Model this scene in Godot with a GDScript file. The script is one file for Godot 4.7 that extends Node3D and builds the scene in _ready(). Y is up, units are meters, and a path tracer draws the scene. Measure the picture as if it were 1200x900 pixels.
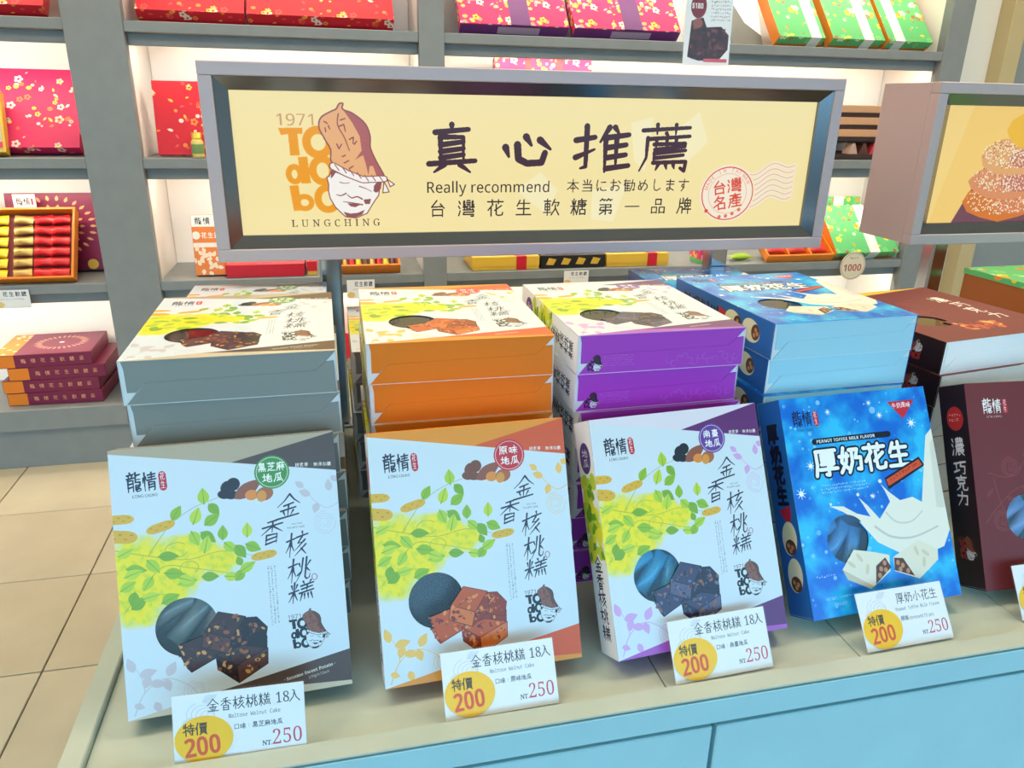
extends Node3D

# ---------------------------------------------------------------- the scene
func _ready() -> void:
	# camera
	var cam := Camera3D.new()
	cam.name = "camera"
	add_child(cam)
	cam.fov = 53.54
	cam.near = 0.05
	cam.transform = Transform3D(Basis(Vector3(0.97446, 0.01883, 0.22375), Vector3(0.06112, 0.93661, -0.34499), Vector3(-0.21606, 0.34986, 0.91155)).orthonormalized(), Vector3(0, 1.28, 0))
	cam.current = true
	# sky outside the open shop front, behind the camera
	var env := Environment.new()
	env.background_mode = Environment.BG_SKY
	var sky := Sky.new()
	var look := ProceduralSkyMaterial.new()
	look.sky_top_color = rgb(144, 212, 255)
	look.sky_horizon_color = rgb(160, 220, 255)
	look.ground_bottom_color = rgb(130, 150, 160)
	look.ground_horizon_color = rgb(150, 190, 215)
	look.sky_energy_multiplier = 1.8
	look.ground_energy_multiplier = 0.9
	sky.sky_material = look
	env.sky = sky
	env.tonemap_mode = Environment.TONE_MAPPER_LINEAR
	env.tonemap_exposure = 1.0
	env.sdfgi_enabled = true
	env.ssao_enabled = true
	env.ssil_enabled = true
	var we := WorldEnvironment.new()
	we.name = "surroundings"
	we.environment = env
	add_child(we)
	# ceiling panels
	var panel_glow := paint(rgb(255, 246, 226), 0.6)
	panel_glow.emission_enabled = true
	panel_glow.emission = rgb(255, 236, 200)
	panel_glow.emission_energy_multiplier = 3.0
	for p in [[-1.9, -0.1, "over the aisle left of the counter", 0.62], [-0.78, -1.0, "over the left end of the counter", 0.75], [1.2, -1.0, "over the gap between the two signs", 0.85], [2.9, -1.0, "over the right end of the counter", 0.5], [-1.5, -2.15, "before the left shelf bay", 0.06], [0.3, -2.15, "before the middle shelf bay", 0.2], [2.1, -2.15, "before the right shelf bay", 0.2]]:
		var o := thing("ceiling_light", "flat white ceiling panel light %s" % p[2], "ceiling light", Vector3(p[0], 2.68, p[1]), "ceiling panel lights")
		part("rim", box(Vector3(-0.62, 0.0, -0.32), Vector3(0.62, 0.02, 0.32), 0.003), paint(rgb(225, 225, 225)), o)
		part("diffuser", box(Vector3(-0.6, -0.006, -0.3), Vector3(0.6, 0.0, 0.3), 0.002), panel_glow, o)
		var l := AreaLight3D.new()
		l.name = "ceiling_glow"
		add_child(l, true)
		l.position = Vector3(p[0], 2.666, p[1])
		l.basis = Basis(Vector3.RIGHT, -PI / 2.0)
		l.area_size = Vector2(1.18, 0.58)
		l.light_color = rgb(255, 239, 214)
		l.light_energy = CEILING * p[3]
		l.shadow_enabled = true
	materials()
	room()
	shelving()
	counter()
	signs()
	cartons()
	price_tags()
	shelf_goods()

const CEILING := 1.65
const STRIP := 0.37

func materials() -> void:
	var base := cake_base()
	M.cover = [printed(cake_cover(base, 0), 0.3), printed(cake_cover(base, 1), 0.3), printed(cake_cover(base, 2), 0.3), printed(milk_cover(), 0.26), printed(choc_cover(false), 0.5), printed(choc_cover(true), 0.5)]
	M.side = [printed(cake_side(0), 0.35), printed(cake_side(1), 0.35), printed(cake_side(2), 0.55), printed(milk_side(), 0.35), printed(choc_side(), 0.35)]
	M.flap = [paint(rgb(146, 148, 142), 0.5), paint(rgb(246, 130, 4), 0.62), paint(rgb(182, 64, 194), 0.45), paint(rgb(178, 221, 236), 0.5), paint(rgb(242, 244, 246), 0.5)]
	var purple := Canvas.new(203, 45, 4.0, rgb(182, 64, 194))
	emblem(purple, Vector2(8, 20), 26, rgb(30, 24, 40), rgb(182, 64, 194), rgb(30, 24, 40), rgb(60, 44, 60), rgb(40, 30, 44), rgb(240, 236, 244))
	var dice := RandomNumberGenerator.new()
	dice.seed = 4
	purple.fine(30, 24, 40, 14, 5, rgb(200, 124, 210), dice)
	for i in 14:
		purple.ring(110 + i * 6.4, 34 + sin(i * 1.7) * 4, 3.5, 3.5, 0.4, rgb(200, 120, 212), i, i + 4.0)
	M.lower = M.flap.duplicate()
	M.lower[2] = printed(purple, 0.45)
	M.tray = [paint(rgb(92, 92, 80), 0.4), paint(rgb(20, 22, 40), 0.35), paint(rgb(70, 160, 206), 0.6), paint(rgb(60, 130, 190), 0.4), paint(rgb(120, 130, 160), 0.4)]
	M.board = paint(rgb(238, 238, 236), 0.6)
	M.film = clear(Color(1, 1, 1, 0.01), 0.03)
	M.acrylic = clear(Color(0.95, 0.97, 0.97, 0.012), 0.03)
	M.acrylic.metallic_specular = 0.12
	M.film.metallic_specular = 0.42
	M.card_white = paint(rgb(236, 238, 240), 0.5)
	M.sticker = printed(price_sticker(), 0.4)
	M.sign_frame = paint(rgb(194, 174, 174), 0.45, 0.2)
	M.bevel = paint(rgb(124, 124, 126), 0.2, 0.9)
	M.chrome = paint(rgb(176, 180, 184), 0.14, 1.0)
	M.counter = speckled(rgb(188, 198, 184), 0.06, 1.5, 0.32)
	M.counter_face = speckled(rgb(168, 214, 222), 0.03, 1.5, 0.3)
	M.board_grey = paint(rgb(150, 156, 156), 0.6)
	M.shelf_grey = speckled(rgb(138, 144, 146), 0.05, 2.0, 0.5)
	M.shelf_white = paint(rgb(244, 240, 234), 0.25)
	M.orange = paint(rgb(226, 128, 30), 0.45)
	M.purple = paint(rgb(108, 44, 118), 0.45)
	M.red = paint(rgb(206, 22, 44), 0.4)
	M.white_band = paint(rgb(236, 236, 228), 0.5)
	M.gold = paint(rgb(222, 180, 60), 0.4)
	M.red_paper = printed(blossom_paper(rgb(214, 22, 44), [rgb(236, 190, 70), rgb(236, 220, 200), rgb(240, 140, 60), rgb(232, 80, 70)], 54, 2.4, 1), 0.55)
	M.magenta_paper = printed(blossom_paper(rgb(208, 22, 88), [rgb(240, 196, 70), rgb(200, 196, 170), rgb(236, 120, 60), rgb(244, 210, 200)], 46, 2.6, 2), 0.55)
	M.pink_paper = printed(blossom_paper(rgb(226, 50, 112), [rgb(246, 220, 60), rgb(206, 190, 110), rgb(240, 170, 190), rgb(240, 236, 220), rgb(160, 180, 80)], 150, 2.6, 3), 0.6)
	M.green_paper = printed(blossom_paper(rgb(96, 190, 116), [rgb(248, 216, 40), rgb(240, 150, 50), rgb(246, 240, 210), rgb(130, 206, 120), rgb(170, 110, 60)], 60, 2.8, 6), 0.6)
	M.ring_paper = printed(ring_paper(), 0.4)
	M.wine = paint(rgb(120, 20, 58), 0.4)

func room() -> void:
	var st := start()
	add_box(st, Vector3(-3.5, -0.12, -3.3), Vector3(4.5, -0.006, 2.9), 0.001)
	var floor_ := struct("floor", done(st), paint(rgb(92, 82, 72), 0.8))
	var tone := [speckled(rgb(206, 195, 170), 0.05, 0.9, 0.34, 3), speckled(rgb(202, 191, 165), 0.05, 0.9, 0.3, 9), speckled(rgb(209, 199, 175), 0.05, 0.9, 0.3, 5)]
	for t in tone:
		t.metallic_specular = 0.3
	var tile := box(Vector3(0.0022, -0.008, 0.0022), Vector3(0.3978, 0, 0.3978), 0.0015)
	for i in 18:
		for j in 15:
			var t := part("tile", tile, tone[(i * 7 + j * 5 + (i * j) % 3) % 3], floor_)
			t.position = Vector3(-0.732 + (i - 6) * 0.4, 0, -1.646 + (j - 3) * 0.4)
	struct("ceiling", box(Vector3(-3.5, 2.7, -3.3), Vector3(4.5, 2.82, 2.9), 0.001), paint(rgb(236, 234, 228), 0.8))
	struct("wall_back", box(Vector3(-3.5, 0, -3.3), Vector3(4.5, 2.7, -3.17), 0.001), paint(rgb(228, 226, 218), 0.7))
	struct("wall_left", box(Vector3(-3.5, 0, -3.17), Vector3(-3.38, 2.7, 2.9), 0.001), paint(rgb(228, 226, 218), 0.7))
	struct("wall_right", box(Vector3(4.38, 0, -3.17), Vector3(4.5, 2.7, 2.9), 0.001), paint(rgb(228, 226, 218), 0.7))
	# the street side is an open shop front: only a header and two piers
	struct("wall_front", box(Vector3(-3.38, 2.45, 2.78), Vector3(4.38, 2.7, 2.9), 0.001), paint(rgb(228, 226, 218), 0.7))
	struct("trim_1", box(Vector3(-3.38, 0, 2.78), Vector3(-3.1, 2.45, 2.9), 0.001), paint(rgb(150, 152, 150), 0.5))
	struct("trim_2", box(Vector3(4.1, 0, 2.78), Vector3(4.38, 2.45, 2.9), 0.001), paint(rgb(150, 152, 150), 0.5))

func shelving() -> void:
	var o := thing("shelving_unit", "grey wall shelving with white lit bays along the back wall", "shelving", Vector3(0.8, 0, -3.17))
	var off := -o.position
	var add := func(nm: String, lo: Vector3, hi: Vector3, m: Material, c := 0.002) -> void:
		part(nm, box(lo, hi, c), m, o).position = off
	var glow := paint(rgb(255, 250, 240), 0.5)
	glow.emission_enabled = true
	glow.emission = rgb(255, 240, 212)
	glow.emission_energy_multiplier = 4.0
	for c in [[-0.767, -0.597, -2.795], [0.318, 0.404, -2.795], [2.38, 2.482, -2.795], [-2.2, -2.03, -2.795]]:
		add.call("column", Vector3(c[0], 0, -2.84), Vector3(c[1], 2.3, c[2]), M.shelf_grey)
		add.call("upright_board", Vector3(c[0] + 0.001, 0, -3.165), Vector3(c[1] - 0.001, 2.3, -2.8405), M.shelf_white)
	for b in [[-2.03, -0.767], [-0.597, 0.318], [0.404, 2.38]]:
		add.call("back_panel", Vector3(b[0], 0.1, -3.165), Vector3(b[1], 2.3, -3.13), M.shelf_white)
		for y in [1.9, 1.488, 1.077, 0.667]:
			add.call("shelf", Vector3(b[0], y - 0.033, -3.13), Vector3(b[1], y, -2.8), M.shelf_grey)
			add.call("valance", Vector3(b[0], y - 0.07, -2.8435), Vector3(b[1], y - 0.0335, -2.832), M.shelf_grey)
			add.call("light_strip", Vector3(b[0] + 0.03, y - 0.046, -2.87), Vector3(b[1] - 0.03, y - 0.0335, -2.845), glow)
			var l := AreaLight3D.new()
			l.name = "strip_glow"
			add_child(l, true)
			l.position = Vector3((b[0] + b[1]) / 2, y - 0.0475, -2.858)
			l.basis = Basis(Vector3.RIGHT, -PI / 2.0 + 0.75)
			l.area_size = Vector2(b[1] - b[0] - 0.08, 0.022)
			l.light_color = rgb(255, 240, 216)
			l.light_energy = STRIP * (b[1] - b[0])
			l.shadow_enabled = true
		add.call("base_shelf", Vector3(b[0], 0.15, -3.13), Vector3(b[1], 0.228, -2.78), M.shelf_grey)
		add.call("plinth", Vector3(b[0], 0.0, -3.13), Vector3(b[1], 0.149, -2.8), M.shelf_grey)
	# right of the last column: white panel, beige post, grey door
	add.call("end_panel", Vector3(2.482, 0, -3.165), Vector3(2.66, 2.3, -2.86), paint(rgb(232, 230, 222), 0.4))
	add.call("end_post", Vector3(2.66, 0, -3.165), Vector3(2.735, 2.3, -2.79), paint(rgb(196, 178, 134), 0.5))
	add.call("grey_door", Vector3(2.737, 0.05, -3.165), Vector3(3.7, 2.3, -2.83), paint(rgb(140, 148, 150), 0.4))

func counter() -> void:
	var o := thing("display_counter", "long low grey display counter with a rimmed top carrying the cartons", "counter", Vector3(0.9, 0, -1.1))
	var off := -o.position
	var add := func(nm: String, lo: Vector3, hi: Vector3, m: Material, c := 0.0012) -> void:
		part(nm, box(lo, hi, c), m, o).position = off
	var x := -0.243
	for s in [0.3035, 0.5305, 0.7575, 0.9845, 1.2115, 1.4385, 1.6655, 2.04]:
		add.call("top_board", Vector3(x, 0.7, -1.62), Vector3(s - 0.0012, 0.72, -0.5603), M.counter, 0.0008)
		x = s
	var lip := start()
	add_box(lip, Vector3(-0.264, 0.7255, -0.5600), Vector3(2.06, 0.728, -0.5375), 0.0006)
	add_box(lip, Vector3(-0.264, 0.7, -0.5600), Vector3(2.06, 0.7254, -0.5570), 0.0006)
	part("front_rim", done(lip), M.counter, o).position = off
	add.call("side_rim", Vector3(-0.264, 0.7, -1.62), Vector3(-0.2435, 0.728, -0.5603), M.counter)
	add.call("side_rim", Vector3(2.0405, 0.7, -1.62), Vector3(2.06, 0.728, -0.5603), M.counter)
	add.call("back_rim", Vector3(-0.264, 0.7, -1.642), Vector3(2.06, 0.728, -1.6205), M.counter)
	add.call("fascia", Vector3(-0.262, 0.6945, -0.5565), Vector3(2.058, 0.7241, -0.5362), M.counter_face, 0.0008)
	add.call("carcass", Vector3(-0.2545, 0.1, -1.635), Vector3(2.05, 0.6995, -0.61), M.board_grey)
	x = -0.262
	for s in [0.3485, 0.958, 1.568, 2.058]:
		add.call("front_door", Vector3(x, 0.1, -0.5600), Vector3(s - 0.005, 0.6890, -0.5370), M.counter_face, 0.0012)
		x = s
	add.call("side_board", Vector3(-0.264, 0.1, -1.64), Vector3(-0.2552, 0.6995, -0.5665), M.counter_face)
	add.call("plinth", Vector3(-0.22, 0, -1.6), Vector3(2.02, 0.1, -0.6), M.board_grey)

func signs() -> void:
	light_sign("light_box_sign", "long lit sign with brush lettering and peanut emblem above the cartons", -0.1758, 0.87, sign_face(), [-0.009, 0.7])
	light_sign("light_box_sign", "lit sign picturing a pile of sesame cakes at the right edge", 1.06, 1.82, cake_sign_face(), [1.187, 1.7])
	# acrylic card standing on the long sign
	var c := Canvas.new(90, 150, 5.0, rgb(240, 238, 236))
	var dice := RandomNumberGenerator.new()
	dice.seed = 77
	c.type("180", 40, 14, 8, rgb(120, 20, 40), "Droid Sans", true)
	c.fine(48, 36, 40, 42, 7, rgb(120, 110, 120), dice)
	c.rect(44, 26, 44, 6, rgb(196, 120, 130))
	c.ellipse(24, 52, 15, 20, rgb(128, 20, 40))
	c.type("$180", 11, 56, 9, rgb(250, 236, 230), "Droid Sans", true, 0.8)
	c.poly(pv([12, 76, 34, 70, 42, 86, 70, 84, 86, 98, 86, 122, 70, 140, 30, 142, 8, 136]), rgb(58, 22, 26))
	for i in 90:
		c.ellipse(dice.randf_range(14, 80), dice.randf_range(88, 136), dice.randf_range(1.5, 5), dice.randf_range(1, 3), [rgb(92, 36, 36), rgb(38, 16, 20), rgb(74, 26, 30), rgb(132, 66, 60)][i % 4], dice.randf() * 3.0, 9)
	c.ellipse(24, 80, 10, 8, rgb(150, 84, 70))
	c.rect(40, 138, 46, 6, rgb(214, 90, 100))
	var o := thing("card_stand", "clear acrylic stand with a 180 price card on the long sign", "card stand", Vector3(0.636, 1.3245, -1.30))
	o.basis = Basis(Vector3.UP, -0.02) * Basis(Vector3.RIGHT, -0.05)
	part("card_print", sheet(Vector3(-0.042, 0.156, 0.0018), Vector3(0.042, 0.156, 0.0018), Vector3(0.042, 0.016, 0.0018), Vector3(-0.042, 0.016, 0.0018)), printed(c, 0.4), o)
	part("card", box(Vector3(-0.042, 0.016, 0.0008), Vector3(0.042, 0.156, 0.0014), 0.0001), M.card_white, o)
	var st := start()
	add_box(st, Vector3(-0.045, 0.006, 0.0026), Vector3(0.045, 0.16, 0.0042), 0.0004)
	add_box(st, Vector3(-0.045, 0.006, -0.0016), Vector3(0.045, 0.16, 0.0002), 0.0004)
	part("acrylic_sleeve", done(st), M.acrylic, o)
	part("acrylic_foot", box(Vector3(-0.03, 0.0005, -0.03), Vector3(0.03, 0.006, 0.03), 0.001), M.acrylic, o)

func cartons() -> void:
	var p0 := make_carton("sesame_cake_carton", 0)
	var p1 := make_carton("plain_cake_carton", 1)
	var p2 := make_carton("jujube_cake_carton", 2)
	var p3 := make_carton("milk_toffee_carton", 3)
	var p4 := make_carton("chocolate_toffee_carton", 4, 0.24)
	# the five that stand in front, leaning on the stacks
	var rad := PI / 180.0
	tag(p0, "white carton with green round badge and dark cakes standing in front", "carton", "cartons standing in front")
	lean(p0, Vector3(-0.1123, 0.72, -0.6575), 21.1 * rad, 2.3 * rad)
	tag(p1, "white carton with red round badge and orange corners standing in front", "carton", "cartons standing in front")
	lean(p1, Vector3(0.1223, 0.72, -0.647), 23.2 * rad, 1.6 * rad)
	tag(p2, "white carton with purple round badge and purple corners standing in front", "carton", "cartons standing in front")
	lean(p2, Vector3(0.357, 0.72, -0.638), 27.0 * rad, 4.0 * rad)
	tag(p3, "bright blue carton with milk splash picture standing in front", "carton", "cartons standing in front")
	lean(p3, Vector3(0.5946, 0.72, -0.6509), 29.0 * rad, 2.6 * rad)
	tag(p4, "wine red carton with line-drawn roses standing at the right edge", "carton", "cartons standing in front")
	lean(p4, Vector3(0.8565, 0.72, -0.651), 0.45, -0.06)
	# sweets seen through the round windows
	var wraps := [[p2, paint(rgb(60, 170, 214), 0.2), "glossy cyan", "white carton with the purple badge"], [p3, paint(rgb(70, 150, 214), 0.2), "glossy blue", "bright blue milk carton"], [p4, paint(rgb(120, 150, 200), 0.25), "pale blue", "wine red carton"], [p0, paint(rgb(128, 130, 122), 0.15), "clear grey", "white carton with the green badge"]]
	var pack := pillow(0.05, 0.022, 0.014)
	for w in wraps:
		var q: Node3D = w[0]
		for i in 3:
			var o := MeshInstance3D.new()
			o.name = numbered("wrapped_sweet")
			o.mesh = pack
			o.material_override = w[1]
			add_child(o)
			tag(o, "%s wrapped sweet behind the window of the %s" % [w[2], w[3]], "sweet", "sweets inside the " + w[3])
			var at := Transform3D(Basis(Vector3.UP, 0.5 + i * 0.35), Vector3(-0.064 + i * 0.02, 0.0215, -0.092 + i * 0.011))
			o.transform = q.transform * at
	# stacks behind them
	stack(p0, 7, Vector3(-0.107, 0.72, -0.752), 0.0, "white cake carton with grey end flaps, %s of the leftmost stack", "cartons in the grey-ended stack", 1)
	stack(p1, 7, Vector3(0.128, 0.72, -0.765), 0.0, "white cake carton with orange end flaps, %s of its stack", "cartons in the orange-ended stack", 2)
	stack(p2, 7, Vector3(0.357, 0.72, -0.760), 0.012, "white cake carton with purple end flaps, %s of its stack", "cartons in the purple-ended stack", 3)
	stack(p3, 7, Vector3(0.600, 0.72, -0.774), 0.035, "blue milk carton with pale blue ends, %s of the blue stack", "cartons in the blue stack", 4)
	var p5 := make_carton("chocolate_toffee_carton", 4, 0.24, 5)
	remove_child(p5)
	stack(p5, 6, Vector3(0.892, 0.72, -0.812), 0.14, "dark chocolate carton with white end, %s of the rightmost stack", "cartons in the chocolate stack", 5)
	p5.queue_free()
	# second row under the sign
	stack(p0, 6, Vector3(-0.124, 0.72, -1.016), 0.0, "pale cake carton, %s of the stack behind the grey-ended one", "cartons in the second row, far left", 6)
	stack(p0, 5, Vector3(0.116, 0.72, -1.026), 0.0, "brown-ended cake carton, %s of the stack behind the orange one", "cartons in the second row behind orange", 7)
	stack(p3, 6, Vector3(0.62, 0.72, -1.034), 0.0, "deep blue carton, %s of the stack under the sign", "cartons in the second row behind blue", 8)
	# green-topped brown boxes at the right edge
	for i in 5:
		var g := thing("brown_gift_box", "brown green-topped box, %s of the pile at the right edge" % (ORDER[4 - i] if i else "lowest"), "gift box", Vector3.ZERO, "brown boxes at the right edge")
		part("base", box(Vector3(-0.15, 0, -0.2), Vector3(0.15, 0.05, 0.2), 0.001), M.box_brown if M.has("box_brown") else paint(rgb(170, 92, 34), 0.5), g)
		part("lid", paper_box(Vector3(-0.151, 0.046, -0.201), Vector3(0.151, 0.056, 0.201), 4.2), M.green_paper, g)
		var c := Canvas.new(30, 14, 8.0, rgb(170, 92, 34))
		c.glyph(strokes_of("龍"), 3, 2, 8, 10, 1.0, rgb(240, 230, 214), 0.6)
		c.glyph(strokes_of("情"), 14, 2, 8, 10, 1.0, rgb(240, 230, 214), 0.6)
		part("side_print", sheet(Vector3(-0.1505, 0.044, 0.0), Vector3(-0.1505, 0.044, 0.1), Vector3(-0.1505, 0.006, 0.1), Vector3(-0.1505, 0.006, 0.0)), printed(c, 0.5), g)
		g.position = Vector3(1.3 + (0.008 if i % 2 else 0.0), 0.7202 + i * 0.0565, -0.985)
		g.basis = Basis(Vector3.UP, 0.02 if i == 4 else 0.0)

func price_tags() -> void:
	price_tag("price card for sesame cakes with yellow 200 sticker, leftmost", price_card(0), Vector3(-0.109, 0.7205, -0.5625), 0.36, -0.03)
	price_tag("price card in front of the carton with the red badge", price_card(1), Vector3(0.1324, 0.7205, -0.5675), 0.55, 0.014)
	price_tag("price card in front of the carton with the purple badge", price_card(2), Vector3(0.3696, 0.7205, -0.5695), 0.55, 0.04)
	price_tag("price card in front of the bright blue milk carton", price_card(3), Vector3(0.596, 0.7205, -0.571), 0.62, 0.027)
	price_tag("price card cut off at the right edge before the wine red carton", price_card(0), Vector3(0.812, 0.7205, -0.582), 0.55, 0.0)

func shelf_goods() -> void:
	var dice := RandomNumberGenerator.new()
	dice.seed = 12
	var Y1 := 1.489
	var Y2 := 1.078
	var Y3 := 0.668
	var Y0 := 0.229
	var zf := -2.835
	# ---- left bay
	gift("blossom_box", "red blossom box on the top shelf at the left edge", 0.36, 0.27, 0.05, M.red_paper, M.red, Vector3(-1.0, Y1, zf - 0.03), 0.7)
	gift("blossom_box", "magenta blossom box leaning on the second shelf, nearest the column", 0.3, 0.29, 0.05, M.magenta_paper, M.wine, Vector3(-0.945, Y2, -2.9), 0.6)
	gift("blossom_box", "magenta blossom box standing behind another at the left edge", 0.3, 0.26, 0.035, M.magenta_paper, M.wine, Vector3(-1.12, Y2, -3.075), 0.12)
	var t := tray("open_sweet_box", "open box with a yellow frame on the second shelf at the left edge", 0.24, 0.2, 0.045, M.gold, paint(rgb(190, 190, 176), 0.5), Vector3(-1.122, Y2, -2.846), 0.35)
	t.basis = Basis(Vector3.UP, 0.12) * t.basis
	var r := gift("ring_box", "wine red box with a golden petal ring behind the sweet tray", 0.3, 0.27, 0.05, M.wine, M.wine, Vector3(-0.96, Y3, -3.03), 0.2)
	part("ring_print", sheet(Vector3(-0.14, 0.0504, -0.26), Vector3(0.14, 0.0504, -0.26), Vector3(0.14, 0.0504, -0.04), Vector3(-0.14, 0.0504, -0.04)), M.ring_paper, r.get_node("lid"))
	var seal := part("gold_seal", plate(disc(0.018, 20), 0.0, 0.001), M.gold, r)
	seal.transform = Transform3D(Basis(Vector3.RIGHT, -PI / 2), Vector3(0.11, 0.0502, -0.02))
	# tray of wrapped sweets
	var back := 0.6
	var tw := 0.44
	tray("sweet_tray", "orange tray filled with yellow and red wrapped sweets, left bay", tw, 0.26, 0.04, M.orange, paint(rgb(120, 40, 40), 0.6), Vector3(-1.085, Y3, zf + 0.005), back, 0)
	var pose := Transform3D(Basis(Vector3.RIGHT, PI / 2.0 - back), Vector3(-1.085, Y3, zf + 0.005))
	var yellow := paint(rgb(240, 202, 40), 0.25)
	var red := paint(rgb(206, 30, 36), 0.25)
	var gold := paint(rgb(196, 160, 90), 0.25, 0.4)
	var pack := pillow(0.1, 0.036, 0.022)
	var slim := pillow(0.058, 0.034, 0.02)
	for col in [[-0.155, 0, "yellow", "far left"], [-0.04, 0, "yellow", "second"], [0.056, 2, "gold", "middle"], [0.118, 1, "red", "fourth"], [0.17, 1, "red", "rightmost"]]:
		for i in 6:
			var o := MeshInstance3D.new()
			o.name = numbered("wrapped_sweet")
			o.mesh = pack if col[1] == 0 else slim
			o.material_override = [yellow, red, gold][col[1]]
			add_child(o)
			tag(o, "%s sweet in the orange tray, %s column, %s row" % [col[2], col[3], ["front", "second", "third", "fourth", "fifth", "back"][i]], "sweet", "%s sweets in the orange tray" % col[2])
			o.transform = pose * Transform3D(Basis(Vector3.UP, dice.randf_range(-0.12, 0.12)), Vector3(col[0], 0.0055 + 0.001 * i, -0.03 - i * 0.0385))
	var c := Canvas.new(100, 60, 3.0, rgb(240, 240, 240))
	for i in 4:
		c.glyph(strokes_of("花生軟糖"[i]), 28 + i * 17, 6, 13, 15, 1.6, rgb(70, 80, 110))
	c.fine(20, 28, 60, 8, 1, rgb(120, 130, 160), dice)
	c.ellipse(14, 48, 14, 10, rgb(230, 200, 130))
	shelf_tag("white price label hanging below the orange sweet tray", -1.062, Y3 - 0.075, -2.792, 0.11, 0.062, c)
	var lc := Canvas.new(60, 45, 3.0, rgb(244, 242, 238))
	lc.glyph(strokes_of("龍"), 8, 10, 16, 22, 1.6, rgb(40, 36, 50), 0.5)
	lc.glyph(strokes_of("情"), 28, 10, 16, 22, 1.6, rgb(40, 36, 50), 0.5)
	lc.rect(48, 12, 5, 18, rgb(180, 30, 50))
	var nc := thing("name_card", "small white name card standing behind the orange sweet tray", "card", Vector3(-1.035, Y3, -2.992))
	part("card", box(Vector3(-0.035, 0.0, -0.001), Vector3(0.035, 0.275, 0.0), 0.0003), M.card_white, nc)
	part("print", sheet(Vector3(-0.035, 0.275, 0.0004), Vector3(0.035, 0.275, 0.0004), Vector3(0.035, 0.222, 0.0004), Vector3(-0.035, 0.222, 0.0004)), printed(lc, 0.5), nc)
	# four boxes on the base shelf
	var spine := Canvas.new(300, 46, 3.0, rgb(122, 22, 66))
	spine.rect(0, 0, 62, 46, rgb(232, 130, 30))
	for i in 7:
		spine.glyph(strokes_of("龍情花生軟糖第"[i]), 82 + i * 30, 14, 14, 16, 1.6, rgb(206, 150, 110))
	var top := Canvas.new(300, 270, 2.0, rgb(122, 22, 66))
	top.rect(0, 0, 62, 270, rgb(236, 140, 40))
	for i in 30:
		top.leaf(180 + cos(i * TAU / 30) * 60, 130 + sin(i * TAU / 30) * 60, 30, 9, i * TAU / 30, rgb(214, 160, 130), Color(0, 0, 0, 0))
	for i in 14:
		top.ellipse(dice.randf_range(4, 58), dice.randf_range(10, 260), 8, 6, rgb(250, 226, 190), dice.randf() * 3.0, 10)
	top.ellipse(180, 130, 9, 9, rgb(240, 232, 228))
	var spine_m := printed(spine, 0.4)
	var top_m := printed(top, 0.4)
	for i in 4:
		var g := thing("wine_orange_box", "wine red box with orange end, %s on the base shelf" % (["lowest", "third from the top", "second from the top", "topmost"][i]), "gift box", Vector3(-1.0 + i * 0.008 * (-1 if i % 2 else 1), Y0 + i * 0.0473, -2.955), "boxes on the base shelf")
		part("body", box(Vector3(-0.155, 0.0002, -0.13), Vector3(0.155, 0.047, 0.13), 0.0015), M.wine, g)
		part("spine_print", sheet(Vector3(-0.153, 0.045, 0.1303), Vector3(0.153, 0.045, 0.1303), Vector3(0.153, 0.002, 0.1303), Vector3(-0.153, 0.002, 0.1303)), spine_m, g)
		if i == 3:
			part("top_print", sheet(Vector3(-0.153, 0.0473, -0.128), Vector3(0.153, 0.0473, -0.128), Vector3(0.153, 0.0473, 0.128), Vector3(-0.153, 0.0473, 0.128)), top_m, g)
		g.basis = Basis(Vector3.UP, 0.02 * (i - 1))
	# ---- middle bay
	gift("blossom_box", "red blossom box on the top shelf right of the wide column", 0.325, 0.28, 0.05, M.red_paper, M.red, Vector3(-0.4, Y1, zf - 0.03), 0.75)
	gift("blossom_box", "wide red blossom box on the top shelf above the long sign", 0.47, 0.28, 0.05, M.red_paper, M.red, Vector3(0.005, Y1, zf - 0.03), 0.75)
	gift("blossom_box", "red blossom box standing upright on the second shelf beside a jar", 0.24, 0.235, 0.045, M.red_paper, M.red, Vector3(-0.435, Y2, zf - 0.06), 0.16)
	var jar := thing("small_jar", "small yellow jar with a green label beside the red box", "jar", Vector3(-0.425, Y2, zf + 0.012))
	var jb := part("body", lathe([Vector2(0.0, 0.0005), Vector2(0.019, 0.0005), Vector2(0.02, 0.01), Vector2(0.02, 0.05), Vector2(0.014, 0.062), Vector2(0.0, 0.062)]), paint(rgb(226, 206, 120), 0.2), jar)
	part("jar_label", lathe([Vector2(0.0205, 0.014), Vector2(0.0205, 0.044)]), paint(rgb(120, 150, 90), 0.5), jb)
	part("cap", lathe([Vector2(0.0, 0.0805), Vector2(0.0165, 0.08), Vector2(0.0165, 0.062), Vector2(0.0, 0.062)]), paint(rgb(214, 176, 70), 0.3, 0.5), jar)
	var oc := Canvas.new(100, 210, 3.0, rgb(236, 128, 36))
	oc.rect(0, 0, 100, 40, rgb(246, 244, 240))
	oc.glyph(strokes_of("龍"), 12, 8, 22, 24, 2.0, rgb(50, 40, 50), 0.5)
	oc.glyph(strokes_of("情"), 40, 8, 22, 24, 2.0, rgb(50, 40, 50), 0.5)
	oc.rect(0, 96, 100, 16, rgb(250, 236, 222))
	for i in 3:
		oc.glyph(strokes_of("花生糖"[i]), 30 + i * 22, 60, 18, 20, 2.2, rgb(252, 246, 236))
	oc.ellipse(12, 70, 14, 14, rgb(250, 240, 226))
	for i in 22:
		oc.leaf(dice.randf_range(0, 80), dice.randf_range(120, 200), 22, 14, dice.randf() * 6.0, rgb(252, 226, 196), Color(0, 0, 0, 0))
	var ob := thing("orange_carton", "orange and white carton standing on the third shelf behind the sign", "carton")
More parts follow.
